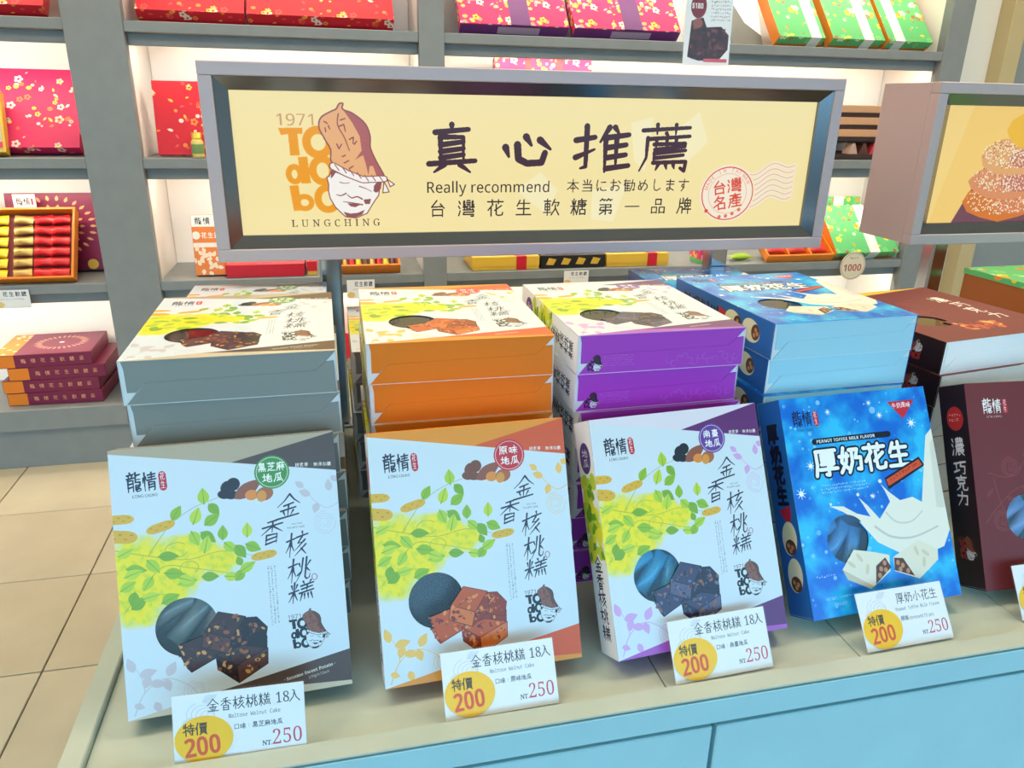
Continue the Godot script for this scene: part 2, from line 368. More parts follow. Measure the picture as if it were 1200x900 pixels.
	part("body", box(Vector3(-0.05, 0, -0.21), Vector3(0.05, 0.045, 0), 0.0012), M.orange, ob)
	part("front_print", sheet(Vector3(-0.049, 0.0453, -0.209), Vector3(0.049, 0.0453, -0.209), Vector3(0.049, 0.0453, -0.001), Vector3(-0.049, 0.0453, -0.001)), printed(oc, 0.4), ob)
	lean(ob, Vector3(-0.435, Y3, zf - 0.06), 0.12)
	gift("flat_red_box", "flat red box lying on the third shelf below the sign's left end", 0.27, 0.2, 0.045, M.red, M.red, Vector3(-0.245, Y3, zf + 0.02), PI / 2)
	gift("slim_gold_box", "slim gold and red box end left of the sign post", 0.035, 0.2, 0.05, M.red, M.gold, Vector3(-0.085, Y3, zf + 0.01), PI / 2)
	var back2 := 0.9
	tray("sweet_tray", "small orange tray of upright sweets behind the left sign post", 0.225, 0.15, 0.045, M.orange, M.wine, Vector3(0.12, Y3, zf + 0.01), back2, 0)
	var pose2 := Transform3D(Basis(Vector3.RIGHT, PI / 2.0 - back2), Vector3(0.12, Y3, zf + 0.01))
	var mini_ := pillow(0.1, 0.022, 0.02)
	for i in 8:
		var o := MeshInstance3D.new()
		o.name = numbered("wrapped_sweet")
		o.mesh = mini_
		o.material_override = [gold, red, yellow, paint(rgb(96, 60, 50), 0.3)][i % 4]
		add_child(o)
		tag(o, "tiny %s sweet in the small tray behind the sign post, %s from the left" % [["gold", "red", "yellow", "brown"][i % 4], ["first", "second", "third", "fourth", "fifth", "sixth", "seventh", "eighth"][i]], "sweet", "%s sweets in the small tray" % ["gold", "red", "yellow", "brown"][i % 4])
		o.transform = pose2 * Transform3D(Basis(Vector3.UP, PI / 2), Vector3(-0.088 + i * 0.025, 0.0055, -0.075))
	shelf_tag("white price label below the small orange tray", 0.085, Y3 - 0.085, -2.792, 0.1, 0.07, c)
	gift("cream_red_box", "tall cream and red box on the base shelf behind the stacks", 0.36, 0.33, 0.06, paint(rgb(236, 196, 190), 0.5), M.red, Vector3(0.05, Y0, zf - 0.03), 0.2)
	part("red_sleeve", box(Vector3(-0.1815, 0.0, -0.2), Vector3(0.1815, 0.0615, 0.001), 0.001), M.red, get_node("cream_red_box"))
	# ---- right bay, top shelf
	for g in [[0.655, 0.385, "pink flowered box with a purple band on the top shelf, nearest the narrow column"], [1.07, 0.4, "pink flowered box with a purple band on the top shelf beside the 180 card"]]:
		var o := gift("flowered_box", g[2], g[1], 0.28, 0.05, M.pink_paper, M.purple, Vector3(g[0], Y1, zf - 0.02), 0.72, 0.0, "pink flowered boxes")
		band(o, 0.02, 0.07, 0.28, 0.05, M.purple)
		part("foot_strip", box(Vector3(-g[1] / 2, 0.004, 0.0002), Vector3(g[1] / 2, 0.046, 0.0012), 0.0003), M.purple, o)
		part("foot_label", box(Vector3(-0.06, 0.01, 0.0015), Vector3(0.09, 0.04, 0.002), 0.0003), paint(rgb(176, 150, 180), 0.5), o)
	var br := thing("brochure", "grey and white brochure leaning between the 180 card and green boxes", "brochure")
	part("cover", box(Vector3(-0.065, 0, -0.2), Vector3(0.065, 0.006, 0), 0.0008), paint(rgb(96, 98, 94), 0.4), br)
	part("white_page", plate(pv([-0.05, 0.19, 0.063, 0.19, 0.063, 0.04, 0.0, 0.09]), 0.0, 0.0008), M.card_white, br).transform = Transform3D(Basis(Vector3.RIGHT, -PI / 2), Vector3(0, 0.0064, 0))
	lean(br, Vector3(1.575, Y1, zf - 0.05), 0.5)
	var n := 0
	for g in [[1.762, 0.2, "green flowered box with a white band on the top shelf, left of three"], [2.005, 0.235, "green flowered box with a white band on the top shelf, middle of three"], [2.235, 0.205, "green flowered box with a white band on the top shelf, nearest the right column"]]:
		var o := gift("green_box", g[2], g[1], 0.25, 0.05, M.green_paper, M.orange, Vector3(g[0], Y1, zf - 0.015), 0.7, 0.05, "green boxes on the top shelf")
		part("orange_side", box(Vector3(-g[1] / 2 - 0.0012, 0.0, -0.25), Vector3(-g[1] / 2 - 0.0002, 0.05, 0), 0.0002), M.orange, o)
		band(o, [0.06, 0.045, -0.05][n], 0.045, 0.25, 0.05, M.white_band)
		n += 1
	var ot := tray("orange_tray", "orange tray standing behind the green boxes on the top shelf", 0.3, 0.3, 0.03, M.orange, M.gold, Vector3(2.2, Y1, zf - 0.23), 0.1, 2)
	ot.set_meta("category", "tray")
	# second shelf
	var rib := gift("flowered_box", "pink flowered box with red ribbons on the second shelf behind the sign", 0.37, 0.345, 0.05, M.pink_paper, M.purple, Vector3(0.795, Y2, zf - 0.1), 0.18)
	for x in [-0.06, 0.06]:
		band(rib, x, 0.025, 0.345, 0.05, M.red, "ribbon")
	var kraft := paint(rgb(214, 160, 120), 0.6)
	var choco := paint(rgb(60, 34, 28), 0.5)
	gift("dark_tray_box", "dark chocolate box under the kraft boxes on the second shelf", 0.3, 0.26, 0.02, choco, choco, Vector3(2.13, Y2, zf + 0.01), PI / 2)
	for i in 3:
		var k := thing("kraft_box", "flat kraft box with dark edge, %s of the pile beside the right sign" % ["lowest", "middle", "topmost"][i], "gift box", Vector3(2.13, Y2 + 0.07 + i * 0.046, -2.965), "kraft boxes")
		part("base", box(Vector3(-0.135, 0.0, -0.12), Vector3(0.135, 0.017, 0.12), 0.001), choco, k)
		part("lid", box(Vector3(-0.14, 0.0172, -0.125), Vector3(0.14, 0.0458, 0.125), 0.002), kraft, k)
	var rack := thing("wooden_riser", "dark riser carrying the kraft boxes on the second shelf", "riser", Vector3(2.13, Y2 + 0.0205, -2.985))
	part("board", box(Vector3(-0.13, 0.042, -0.1), Vector3(0.13, 0.049, 0.11), 0.001), choco, rack)
	for s in [-1, 1]:
		part("leg", box(Vector3(s * 0.12 - 0.006, 0.0, -0.1), Vector3(s * 0.12 + 0.006, 0.0418, 0.03), 0.001), choco, rack)
	for g in [[2.085, rgb(206, 168, 150), "beige"], [2.135, rgb(96, 56, 40), "brown"], [2.185, rgb(206, 60, 70), "red"]]:
		var q := thing("wedge_pack", "small %s wedge pack in front of the kraft boxes" % g[1 + 1], "pack", Vector3(g[0], Y2 + 0.0205, -2.868), "wedge packs")
		part("body", plate(pv([-0.022, 0.0, 0.022, 0.0, 0.006, 0.04, -0.006, 0.04]), -0.02, 0.02), paint(g[1], 0.4), q)
		part("fold", box(Vector3(-0.006, 0.04, -0.018), Vector3(0.006, 0.0425, 0.018), 0.0005), paint(g[1].darkened(0.2), 0.4), q)
	# third shelf
	var x0 := 0.635
	for g in [[0.635, "yellow box with a red ribbon below the sign, left of the black box"], [1.172, "yellow box with a red ribbon below the sign, right of the black box"]]:
		var o := gift("yellow_box", g[1], 0.262, 0.2, 0.05, paint(rgb(232, 186, 60), 0.45), M.gold, Vector3(g[0], Y3, zf + 0.02), PI / 2, 0.0, "yellow ribbon boxes")
		band(o, 0.06, 0.04, 0.2, 0.05, M.red, "ribbon")
	var bb := thing("black_sweet_box", "open black box of gold sweets between the yellow boxes", "gift box", Vector3(0.904, Y3, zf + 0.015))
	part("body", box(Vector3(-0.13, 0.0003, -0.2), Vector3(0.13, 0.05, 0), 0.001), paint(rgb(34, 28, 26), 0.4), bb)
	for i in 4:
		part("gold_print", plate(pv([-0.02, -0.012, 0.01, -0.014, 0.022, 0.008, -0.008, 0.014]), 0.0, 0.0006), M.gold, bb).position = Vector3(-0.09 + i * 0.06, 0.027, 0.0003)
	shelf_tag("pale price label under the black box", 0.91, Y3 - 0.06, -2.792, 0.1, 0.055, c)
	var pg := gift("small_pink_box", "small pink and green box left of the right sign post", 0.06, 0.1, 0.06, M.pink_paper, M.green_paper, Vector3(1.47, Y3, zf + 0.02), PI / 2)
	var leafy := MeshInstance3D.new()
	leafy.name = numbered("green_pack")
	leafy.mesh = pillow(0.1, 0.05, 0.03)
	leafy.material_override = paint(rgb(150, 186, 30), 0.3)
	add_child(leafy)
	leafy.position = Vector3(1.65, Y3 + 0.001, -2.87)
	tag(leafy, "small green pillow pack right of the right sign post", "pack")
	var rt := tray("compartment_tray", "orange tray of three red sweets on the third shelf", 0.31, 0.13, 0.035, M.orange, M.orange, Vector3(1.89, Y3, zf + 0.02), 1.0, 2)
	for i in 3:
		var o := MeshInstance3D.new()
		o.name = numbered("wrapped_sweet")
		o.mesh = pillow(0.085, 0.07, 0.03)
		o.material_override = paint(rgb(222, 70, 60), 0.25)
		add_child(o)
		tag(o, "large red sweet in the %s cell of the three-cell tray" % ["left", "middle", "right"][i], "sweet", "red sweets in the three-cell tray")
		o.transform = rt.transform * Transform3D(Basis(), Vector3(-0.1 + i * 0.1, 0.0045, -0.065))
	var g1 := gift("green_box", "large green flowered box leaning on the third shelf beside the right column", 0.31, 0.24, 0.05, M.green_paper, M.orange, Vector3(2.205, Y3, zf + 0.0), 0.75, 0.04)
	part("orange_side", box(Vector3(-0.1562, 0.0, -0.24), Vector3(-0.1552, 0.05, 0), 0.0002), M.orange, g1)
	band(g1, 0.035, 0.05, 0.24, 0.05, M.white_band)
	var g2 := gift("green_box", "green flowered box standing upright behind the large green one", 0.28, 0.235, 0.04, M.green_paper, M.orange, Vector3(2.16, Y3, zf - 0.225), 0.06)
	band(g2, 0.03, 0.05, 0.235, 0.04, M.white_band)
	var bo := thing("small_bottle", "small dark bottle behind the green boxes at the sign's end", "bottle", Vector3(1.985, Y3, -2.98))
	part("body", lathe([Vector2(0.0, 0.0005), Vector2(0.024, 0.0005), Vector2(0.025, 0.15), Vector2(0.012, 0.19), Vector2(0.0, 0.19)]), paint(rgb(60, 64, 66), 0.2), bo)
	part("cap", lathe([Vector2(0.0, 0.2405), Vector2(0.016, 0.24), Vector2(0.016, 0.19), Vector2(0.0, 0.19)]), paint(rgb(206, 140, 80), 0.4), bo)
	var rc := Canvas.new(100, 100, 3.0, rgb(226, 214, 190))
	rc.ring(50, 50, 46, 46, 3.0, rgb(190, 170, 140))
	rc.fine(30, 18, 40, 14, 1, rgb(90, 70, 60), dice)
	rc.type("1000", 14, 68, 24, rgb(176, 90, 70), "Droid Sans", true, 1.0)
	var rd := thing("round_price_tag", "round price tag reading 1000 on the third shelf edge", "price tag", Vector3(2.132, 0.648, -2.786))
	part("disc", plate(disc(0.06, 28), -0.002, 0.0, Rect2(-0.06, -0.06, 0.12, 0.12)), printed(rc, 0.5), rd)
	part("clip", box(Vector3(-0.01, -0.006, -0.012), Vector3(0.01, 0.006, -0.0022), 0.0005), M.acrylic, rd)

# ---------------------------------------------------------------- builders
const CW := 0.203
const CH := 0.25
const CT := 0.0455
var M := {}

# a folding carton lying on its back: foot edge at z = 0, front upwards; kind 0 sesame 1 plain 2 jujube 3 milk 4 chocolate
func make_carton(called: String, kind: int, wide := CW, cover_no := -1) -> Node3D:
	var o := thing(called, "", "carton")
	var hw := wide / 2.0
	var mm := wide / (202.0 if kind < 4 else 240.0)
	var centre: Vector2 = [Vector2(56, 171), Vector2(56, 171), Vector2(56, 171), Vector2(61, 167), Vector2(66, 166)][kind]
	var hole := PackedVector2Array()
	for v in disc(27.5, 36):
		hole.append(centre + v)
	var over: Array = []
	if kind < 3:
		over = [pv([70, 178, 84, 161, 108, 169, 109, 188, 90, 202, 67, 192]), pv([47, 187, 70, 181, 84, 202, 57, 214])]
	elif kind == 3:
		over = [pv([47, 200, 66, 180, 92, 186, 112, 192, 110, 210, 85, 224]), pv([78, 150, 100, 176, 128, 192, 128, 150])]
	else:
		over = [pv([80, 176, 110, 166, 130, 200, 90, 210])]
	for cut in over:
		var rest := Geometry2D.clip_polygons(hole, cut)
		if rest.size():
			hole = rest[0]
	var to_m := func(p: PackedVector2Array) -> PackedVector2Array:
		var q := PackedVector2Array()
		for v in p:
			q.append(Vector2(v.x * mm - hw, CH - v.y * CH / 250.0))
		return q
	var area := Rect2(-hw, 0, wide, CH)
	var full := 202.0 if kind < 4 else 240.0
	var halves := []
	for r in [pv([0, 0, centre.x, 0, centre.x, 250, 0, 250]), pv([centre.x, 0, full, 0, full, 250, centre.x, 250])]:
		for piece in Geometry2D.clip_polygons(r, hole):
			halves.append(to_m.call(piece))
	var st := SurfaceTool.new()
	for i in halves.size():
		var m := plate(halves[i], -0.0006, 0.0, area)
		if i == 0:
			st.begin(Mesh.PRIMITIVE_TRIANGLES)
		st.append_from(m, 0, Transform3D(Basis(Vector3.RIGHT, -PI / 2.0), Vector3(0, CT, 0)))
	var front := part("front_panel", st.commit(), M.cover[kind if cover_no < 0 else cover_no], o)
	var film := SurfaceTool.new()
	film.begin(Mesh.PRIMITIVE_TRIANGLES)
	film.set_smooth_group(-1)
	var rim: PackedVector2Array = to_m.call(hole)
	var ix := Geometry2D.triangulate_polygon(rim)
	for t in range(0, ix.size(), 3):
		tri(film, Vector3(rim[ix[t]].x, CT - 0.0012, -rim[ix[t]].y), Vector3(rim[ix[t + 1]].x, CT - 0.0012, -rim[ix[t + 1]].y), Vector3(rim[ix[t + 2]].x, CT - 0.0012, -rim[ix[t + 2]].y), Vector3.UP)
	film.generate_normals()
	part("window_film", film.commit(), M.film, front)
	part("back_panel", box(Vector3(-hw, 0, -CH), Vector3(hw, 0.0006, 0), 0.0001), M.board, o)
	for s in [-1, 1]:
		var x: float = hw * s
		part("side_panel", sheet(Vector3(x, 0, -CH), Vector3(x, CT - 0.0006, -CH), Vector3(x, CT - 0.0006, 0), Vector3(x, 0, 0)) if s > 0 else sheet(Vector3(x, 0, -CH), Vector3(x, CT - 0.0006, -CH), Vector3(x, CT - 0.0006, 0), Vector3(x, 0, 0)), M.side[kind], o)
	part("top_end", box(Vector3(-hw, 0, -CH), Vector3(hw, CT - 0.0006, -CH + 0.0006), 0.0001), M.flap[kind], o)
	var foot := part("foot_end", box(Vector3(-hw, 0, -0.002), Vector3(hw, CT - 0.0006, -0.0014), 0.0001), M.board, o)
	var f := func(p: Array) -> PackedVector2Array:
		var q := PackedVector2Array()
		for i in range(0, p.size(), 2):
			q.append(Vector2(-hw + p[i] * wide, CT * (1.0 - p[i + 1])))
		return q
	part("upper_flap", plate(f.call([0.014, 0.012, 0.998, 0.012, 0.992, 0.06, 0.905, 0.47, 0.1, 0.53, 0.062, 0.72, 0.022, 0.72, 0.022, 0.2]), -0.0014, -0.0007), M.flap[kind], foot)
	part("lower_flap", plate(f.call([0.012, 0.995, 0.105, 0.515, 0.9, 0.452, 0.948, 0.26, 0.99, 0.24, 0.996, 0.995]), -0.0013, -0.0001, Rect2(-hw, 0, wide, CT)), M.lower[kind], foot)
	part("inner_tray", box(Vector3(-hw + 0.001, 0.004, -CH + 0.001), Vector3(hw - 0.001, 0.02, -0.003), 0.001), M.tray[kind], o)
	return o

const ORDER := ["topmost", "second from the top", "third from the top", "fourth from the top", "fifth from the top", "sixth from the top", "lowest"]

func stack(proto: Node3D, count: int, at: Vector3, turn: float, words: String, group: String, seed_: int) -> void:
	var dice := RandomNumberGenerator.new()
	dice.seed = seed_
	for i in count:
		var which: String = ORDER[count - 1 - i] if i > 0 else "lowest"
		var o := dup(proto, words % which, group)
		o.position = at + Vector3(dice.randf_range(-0.003, 0.003), i * (CT + 0.0002), dice.randf_range(-0.002, 0.002) - 0.003 * (i % 2))
		o.basis = Basis(Vector3.UP, turn + dice.randf_range(-0.012, 0.012))

func gift(called: String, label: String, w: float, h: float, t: float, lid: Material, base: Material, at: Vector3, back: float, turn := 0.0, group := "") -> Node3D:
	var o := thing(called, label, "gift box", Vector3.ZERO, group)
	part("base", box(Vector3(-w / 2 + 0.0015, 0, -h + 0.0015), Vector3(w / 2 - 0.0015, t * 0.5, -0.0015), 0.001), base, o)
	part("lid", paper_box(Vector3(-w / 2, t * 0.3, -h), Vector3(w / 2, t, 0), 4.2), lid, o)
	lean(o, at, back, turn)
	return o

# a paper band round a gift box at x
func band(o: Node3D, x: float, wide: float, h: float, t: float, m: Material, called := "paper_band") -> void:
	var st := start()
	add_box(st, Vector3(x - wide / 2, t, -h - 0.001), Vector3(x + wide / 2, t + 0.001, 0.001), 0.0002)
	add_box(st, Vector3(x - wide / 2, 0, 0.0002), Vector3(x + wide / 2, t + 0.001, 0.0012), 0.0002)
	part(called, done(st), m, o.get_node("lid"))

func tray(called: String, label: String, w: float, h: float, t: float, m: Material, lining: Material, at: Vector3, back: float, ribs := 0) -> Node3D:
	var o := thing(called, label, "tray")
	part("bottom", box(Vector3(-w / 2, 0, -h), Vector3(w / 2, 0.004, 0), 0.0005), lining, o)
	for s in [-1, 1]:
		part("side_wall", box(Vector3(s * w / 2 - (0.008 if s > 0 else 0.0), 0.0, -h), Vector3(s * w / 2 + (0.0 if s > 0 else 0.008), t, 0), 0.001), m, o)
	part("front_wall", box(Vector3(-w / 2 + 0.008, 0, -0.008), Vector3(w / 2 - 0.008, t, 0), 0.001), m, o)
	part("back_wall", box(Vector3(-w / 2 + 0.008, 0, -h), Vector3(w / 2 - 0.008, t, -h + 0.008), 0.001), m, o)
	for i in ribs:
		var x := -w / 2 + w * (i + 1) / (ribs + 1)
		part("divider", box(Vector3(x - 0.003, 0.004, -h + 0.008), Vector3(x + 0.003, t * 0.9, -0.008), 0.0005), m, o)
	lean(o, at, back)
	return o

func shelf_tag(label: String, x: float, y: float, z: float, w: float, h: float, c: Canvas) -> void:
	var o := thing("shelf_label", label, "label", Vector3(x, y, z), "price labels on the shelf edges")
	part("card", box(Vector3(-w / 2, 0, 0), Vector3(w / 2, h, 0.001), 0.0003), M.card_white, o)
	part("print", sheet(Vector3(-w / 2, h, 0.0012), Vector3(w / 2, h, 0.0012), Vector3(w / 2, 0, 0.0012), Vector3(-w / 2, 0, 0.0012)), printed(c, 0.5), o)
	part("clip", box(Vector3(-w / 4, h, -0.006), Vector3(w / 4, h + 0.008, 0.002), 0.0005), M.acrylic, o)

func light_sign(called: String, label: String, x0: float, x1: float, face: Canvas, posts: Array) -> void:
	var y0 := 1.036
	var y1 := 1.3243
	var zf := -1.235
	var o := thing(called, label, "sign", Vector3((x0 + x1) / 2, 0.72, -1.31), "lit signs above the counter")
	var off := -o.position
	var put := func(nm: String, mesh: Mesh, mat: Material) -> MeshInstance3D:
		var q := part(nm, mesh, mat, o)
		q.position = off
		return q
	put.call("housing", box(Vector3(x0 + 0.001, y0 + 0.001, zf - 0.152), Vector3(x1 - 0.001, y1 - 0.001, zf - 0.024), 0.001), M.sign_frame)
	var b := 0.0195
	for q in [[x0, y1 - b, x1, y1], [x0, y0, x1, y0 + b], [x0, y0 + b, x0 + b, y1 - b], [x1 - b, y0 + b, x1, y1 - b]]:
		put.call("frame_bar", box(Vector3(q[0], q[1], zf - 0.0235), Vector3(q[2], q[3], zf), 0.0012), M.sign_frame)
	# dark mitred bevel inside the frame
	var w := 0.019
	var g := 0.0006
	var a0 := [Vector3(x0 + b + g, y1 - b - g, zf - 0.002), Vector3(x1 - b - g, y1 - b - g, zf - 0.002), Vector3(x1 - b - g, y0 + b + g, zf - 0.002), Vector3(x0 + b + g, y0 + b + g, zf - 0.002)]
	var a1 := [Vector3(x0 + b + w, y1 - b - w, zf - 0.013), Vector3(x1 - b - w, y1 - b - w, zf - 0.013), Vector3(x1 - b - w, y0 + b + w, zf - 0.013), Vector3(x0 + b + w, y0 + b + w, zf - 0.013)]
	for i in 4:
		var j := (i + 1) % 4
		var st := start()
		quad(st, a0[i], a0[j], a1[j], a1[i], Vector3(0, 0, 1))
		var back_ := Vector3(0, 0, -0.006)
		quad(st, a1[i], a1[j], a1[j] + back_, a1[i] + back_, (a1[i] + a1[j]) * -0.5 + Vector3((x0 + x1) / 2, (y0 + y1) / 2, zf))
		put.call("bevel", done(st), M.bevel)
	var e := w + b - 0.001
	var lit := StandardMaterial3D.new()
	lit.albedo_texture = ImageTexture.create_from_image(face.im)
	lit.albedo_color = rgb(110, 110, 110)
	lit.roughness = 0.22
	lit.emission_enabled = true
	lit.emission_texture = lit.albedo_texture
	lit.emission_energy_multiplier = SIGN_GLOW
	put.call("lit_face", sheet(Vector3(x0 + e, y1 - e, zf - 0.019), Vector3(x1 - e, y1 - e, zf - 0.019), Vector3(x1 - e, y0 + e, zf - 0.019), Vector3(x0 + e, y0 + e, zf - 0.019)), lit)
	for x in posts:
		put.call("post", box(Vector3(x - 0.018, 0.726, -1.328), Vector3(x + 0.018, y0, -1.294), 0.004), M.chrome)
		put.call("post_foot", box(Vector3(x - 0.03, 0.7205, -1.33), Vector3(x + 0.03, 0.7259, -1.29), 0.002), M.chrome)
	var l := AreaLight3D.new()
	l.name = "glow_of_" + called
	add_child(l)
	l.area_size = Vector2(x1 - x0 - 0.09, 0.19)
	l.position = Vector3((x0 + x1) / 2, (y0 + y1) / 2, zf + 0.004)
	l.basis = Basis(Vector3.UP, PI)
	l.light_color = rgb(255, 224, 150)
	l.light_energy = SIGN_LIGHT
	l.shadow_enabled = true

const SIGN_GLOW := 0.82
const SIGN_LIGHT := 0.02

func price_tag(label: String, card: Canvas, at: Vector3, back: float, turn: float) -> void:
	var o := thing("price_tag", label, "price tag", Vector3.ZERO, "price tags in front of the cartons")
	var w := 0.115
	var h := 0.063
	var cd := part("card", box(Vector3(-w / 2 + 0.001, 0.0014, -h), Vector3(w / 2 - 0.001, 0.0020, -0.001), 0.0001), M.card_white, o)
	part("card_print", sheet(Vector3(-w / 2 + 0.001, 0.0022, -h), Vector3(w / 2 - 0.001, 0.0022, -h), Vector3(w / 2 - 0.001, 0.0022, -0.001), Vector3(-w / 2 + 0.001, 0.0022, -0.001)), printed(card, 0.45), cd)
	var pts := PackedVector2Array()
	for v in disc(1.0, 30):
		pts.append(Vector2(v.x * 0.0248, v.y * 0.0208))
	var s := part("price_sticker", plate(pts, 0.0, 0.0004, Rect2(-0.026, -0.0217, 0.052, 0.0434)), M.sticker, cd)
	s.transform = Transform3D(Basis(Vector3.RIGHT, -PI / 2.0), Vector3(-0.031, 0.0024, -0.0225))
	var st := start()
	add_box(st, Vector3(-w / 2, 0.0, -h - 0.0015), Vector3(w / 2, 0.0012, 0), 0.0003)
	add_box(st, Vector3(-w / 2, 0.0030, -h - 0.0015), Vector3(w / 2, 0.0038, 0), 0.0003)
	part("acrylic_sleeve", done(st), M.acrylic, o)
	# the foot of the sleeve runs back along the counter
	var f := part("acrylic_foot", box(Vector3(-w / 2, 0, -0.045), Vector3(w / 2, 0.0012, 0), 0.0003), M.acrylic, o)
	f.basis = Basis(Vector3.RIGHT, -(PI / 2.0 - back))
	lean(o, at, back, turn)

# ---------------------------------------------------------------- prints
static func pv(a: Array) -> PackedVector2Array:
	var p := PackedVector2Array()
	for i in range(0, a.size(), 2):
		p.append(Vector2(a[i], a[i + 1]))
	return p

# the firm's emblem: letters beside a peanut worn as a cap; drawn in a 900 x 900 field
static func emblem(c: Canvas, at: Vector2, size: float, letters: Color, year: Color, ink: Color, shell: Color, shell_dark: Color, skin: Color) -> void:
	var k := size / 900.0
	c.place = Transform2D(Vector2(k, 0), Vector2(0, k), at)
	c.type("1971", 92, 186, 72, year, "Droid Sans", false, 1.15)
	c.poly(pv([98, 203, 245, 200, 242, 240, 212, 236, 216, 374, 158, 374, 156, 240, 112, 246]), letters)
	c.ring(335, 290, 72, 78, 52, letters)
	c.ring(176, 492, 36, 48, 36, letters)
	c.poly(pv([204, 384, 262, 380, 274, 550, 214, 552]), letters)
	c.ring(352, 468, 62, 74, 46, letters)
	c.poly(pv([138, 566, 194, 562, 206, 728, 154, 730]), letters)
	c.ring(226, 676, 44, 40, 34, letters)
	c.ring(372, 652, 62, 72, 46, letters)
	# face
	var face := pv([405, 470, 392, 505, 374, 512, 384, 560, 380, 600, 388, 650, 420, 712, 480, 774, 548, 782, 620, 752, 664, 682, 700, 632, 706, 600, 680, 610, 716, 540, 560, 520])
	c.poly(face, skin)
	face.append(face[0])
	c.line(face, 7, 7, ink)
	c.poly(pv([404, 470, 440, 470, 420, 500, 400, 520]), ink)
	c.poly(pv([690, 548, 724, 540, 716, 590, 690, 614, 668, 606, 672, 570]), ink)
	c.curve(pv([455, 545, 490, 552, 520, 546]), 6, 3, ink)
	c.curve(pv([578, 572, 615, 585, 655, 606]), 7, 3, ink)
	c.curve(pv([430, 626, 458, 632, 490, 618]), 5, 9, ink)
	c.curve(pv([498, 626, 525, 648, 560, 640, 592, 656]), 6, 10, ink)
	c.curve(pv([470, 672, 520, 680, 592, 694]), 4, 10, ink)
	c.poly(pv([496, 684, 560, 686, 580, 694, 545, 710, 515, 704]), ink)
	c.poly(pv([468, 740, 512, 752, 560, 748, 606, 728, 588, 760, 540, 780, 488, 776]), ink)
	c.poly(pv([600, 660, 650, 655, 640, 690, 610, 690]), ink)
	# peanut
	var nut := pv([478, 50, 502, 48, 498, 82, 560, 108, 634, 170, 662, 250, 660, 320, 692, 404, 740, 500, 730, 526, 570, 500, 418, 424, 410, 336, 376, 268, 346, 196, 362, 136, 424, 98, 458, 82])
	var smooth := PackedVector2Array()
	for i in nut.size():
		for j in 4:
			smooth.append(nut[i].cubic_interpolate(nut[(i + 1) % nut.size()], nut[i - 1], nut[(i + 2) % nut.size()], j / 4.0))
	nut = smooth
	c.poly(nut, shell)
	c.poly(pv([498, 82, 560, 108, 634, 170, 662, 250, 660, 320, 692, 404, 740, 500, 730, 526, 690, 500, 672, 440, 650, 440, 640, 500, 625, 420, 612, 370, 590, 380, 560, 400, 604, 340, 596, 250, 556, 170]), shell_dark)
	nut.append(nut[0])
	c.line(nut, 9, 9, ink)
	c.curve(pv([470, 110, 462, 180, 500, 260, 526, 340]), 8, 6, ink)
	for d in [[380, 160, 400, 172], [384, 200, 386, 224], [404, 186, 412, 206], [470, 190, 500, 176, 508, 220], [480, 150, 510, 140], [530, 270, 556, 256, 552, 296], [450, 300, 462, 330, 480, 300], [480, 380, 500, 370], [490, 420, 520, 404], [520, 456, 546, 440], [560, 300, 576, 280]]:
		c.line(pv(d), 9, 7, ink)
	# twisted head band
	c.line(pv([416, 440, 500, 486, 600, 528, 742, 524]), 52, 46, ink)
	c.line(pv([418, 440, 500, 486, 600, 528, 740, 524]), 38, 34, skin)
	for i in 7:
		var x := 440 + i * 46
		var y := 446 + i * 17 - maxi(0, i - 4) * 16
		c.line(pv([x - 10, y - 16, x + 14, y + 22]), 6, 6, ink)
	for q in [[738, 540, 770, 610, 728, 616], [760, 526, 806, 560, 778, 576]]:
		c.poly(pv(q), skin)
		c.line(pv(q + [q[0], q[1]]), 7, 7, ink)
	c.place = Transform2D()

static func brand(c: Canvas, ink: Color, x := 14.0, y := 22.0) -> void:
	c.glyph(strokes_of("龍"), x, y, 12, 18, 1.3, ink, 0.7)
	c.glyph(strokes_of("情"), x + 13.5, y + 1, 11.5, 17, 1.2, ink, 0.7)
	c.line(pv([x + 30.5, y + 4, x + 31, y + 16]), 6.5, 6.5, rgb(190, 25, 45))
	c.glyph(strokes_of("花"), x + 28.6, y + 2, 4, 7, 0.5, rgb(250, 240, 240))
	c.glyph(strokes_of("生"), x + 28.8, y + 10, 4, 7, 0.5, rgb(250, 240, 240))
	c.type("LUNG CHING", x + 4, y + 23.5, 2.6, ink, "Droid Serif", false, 0.95)

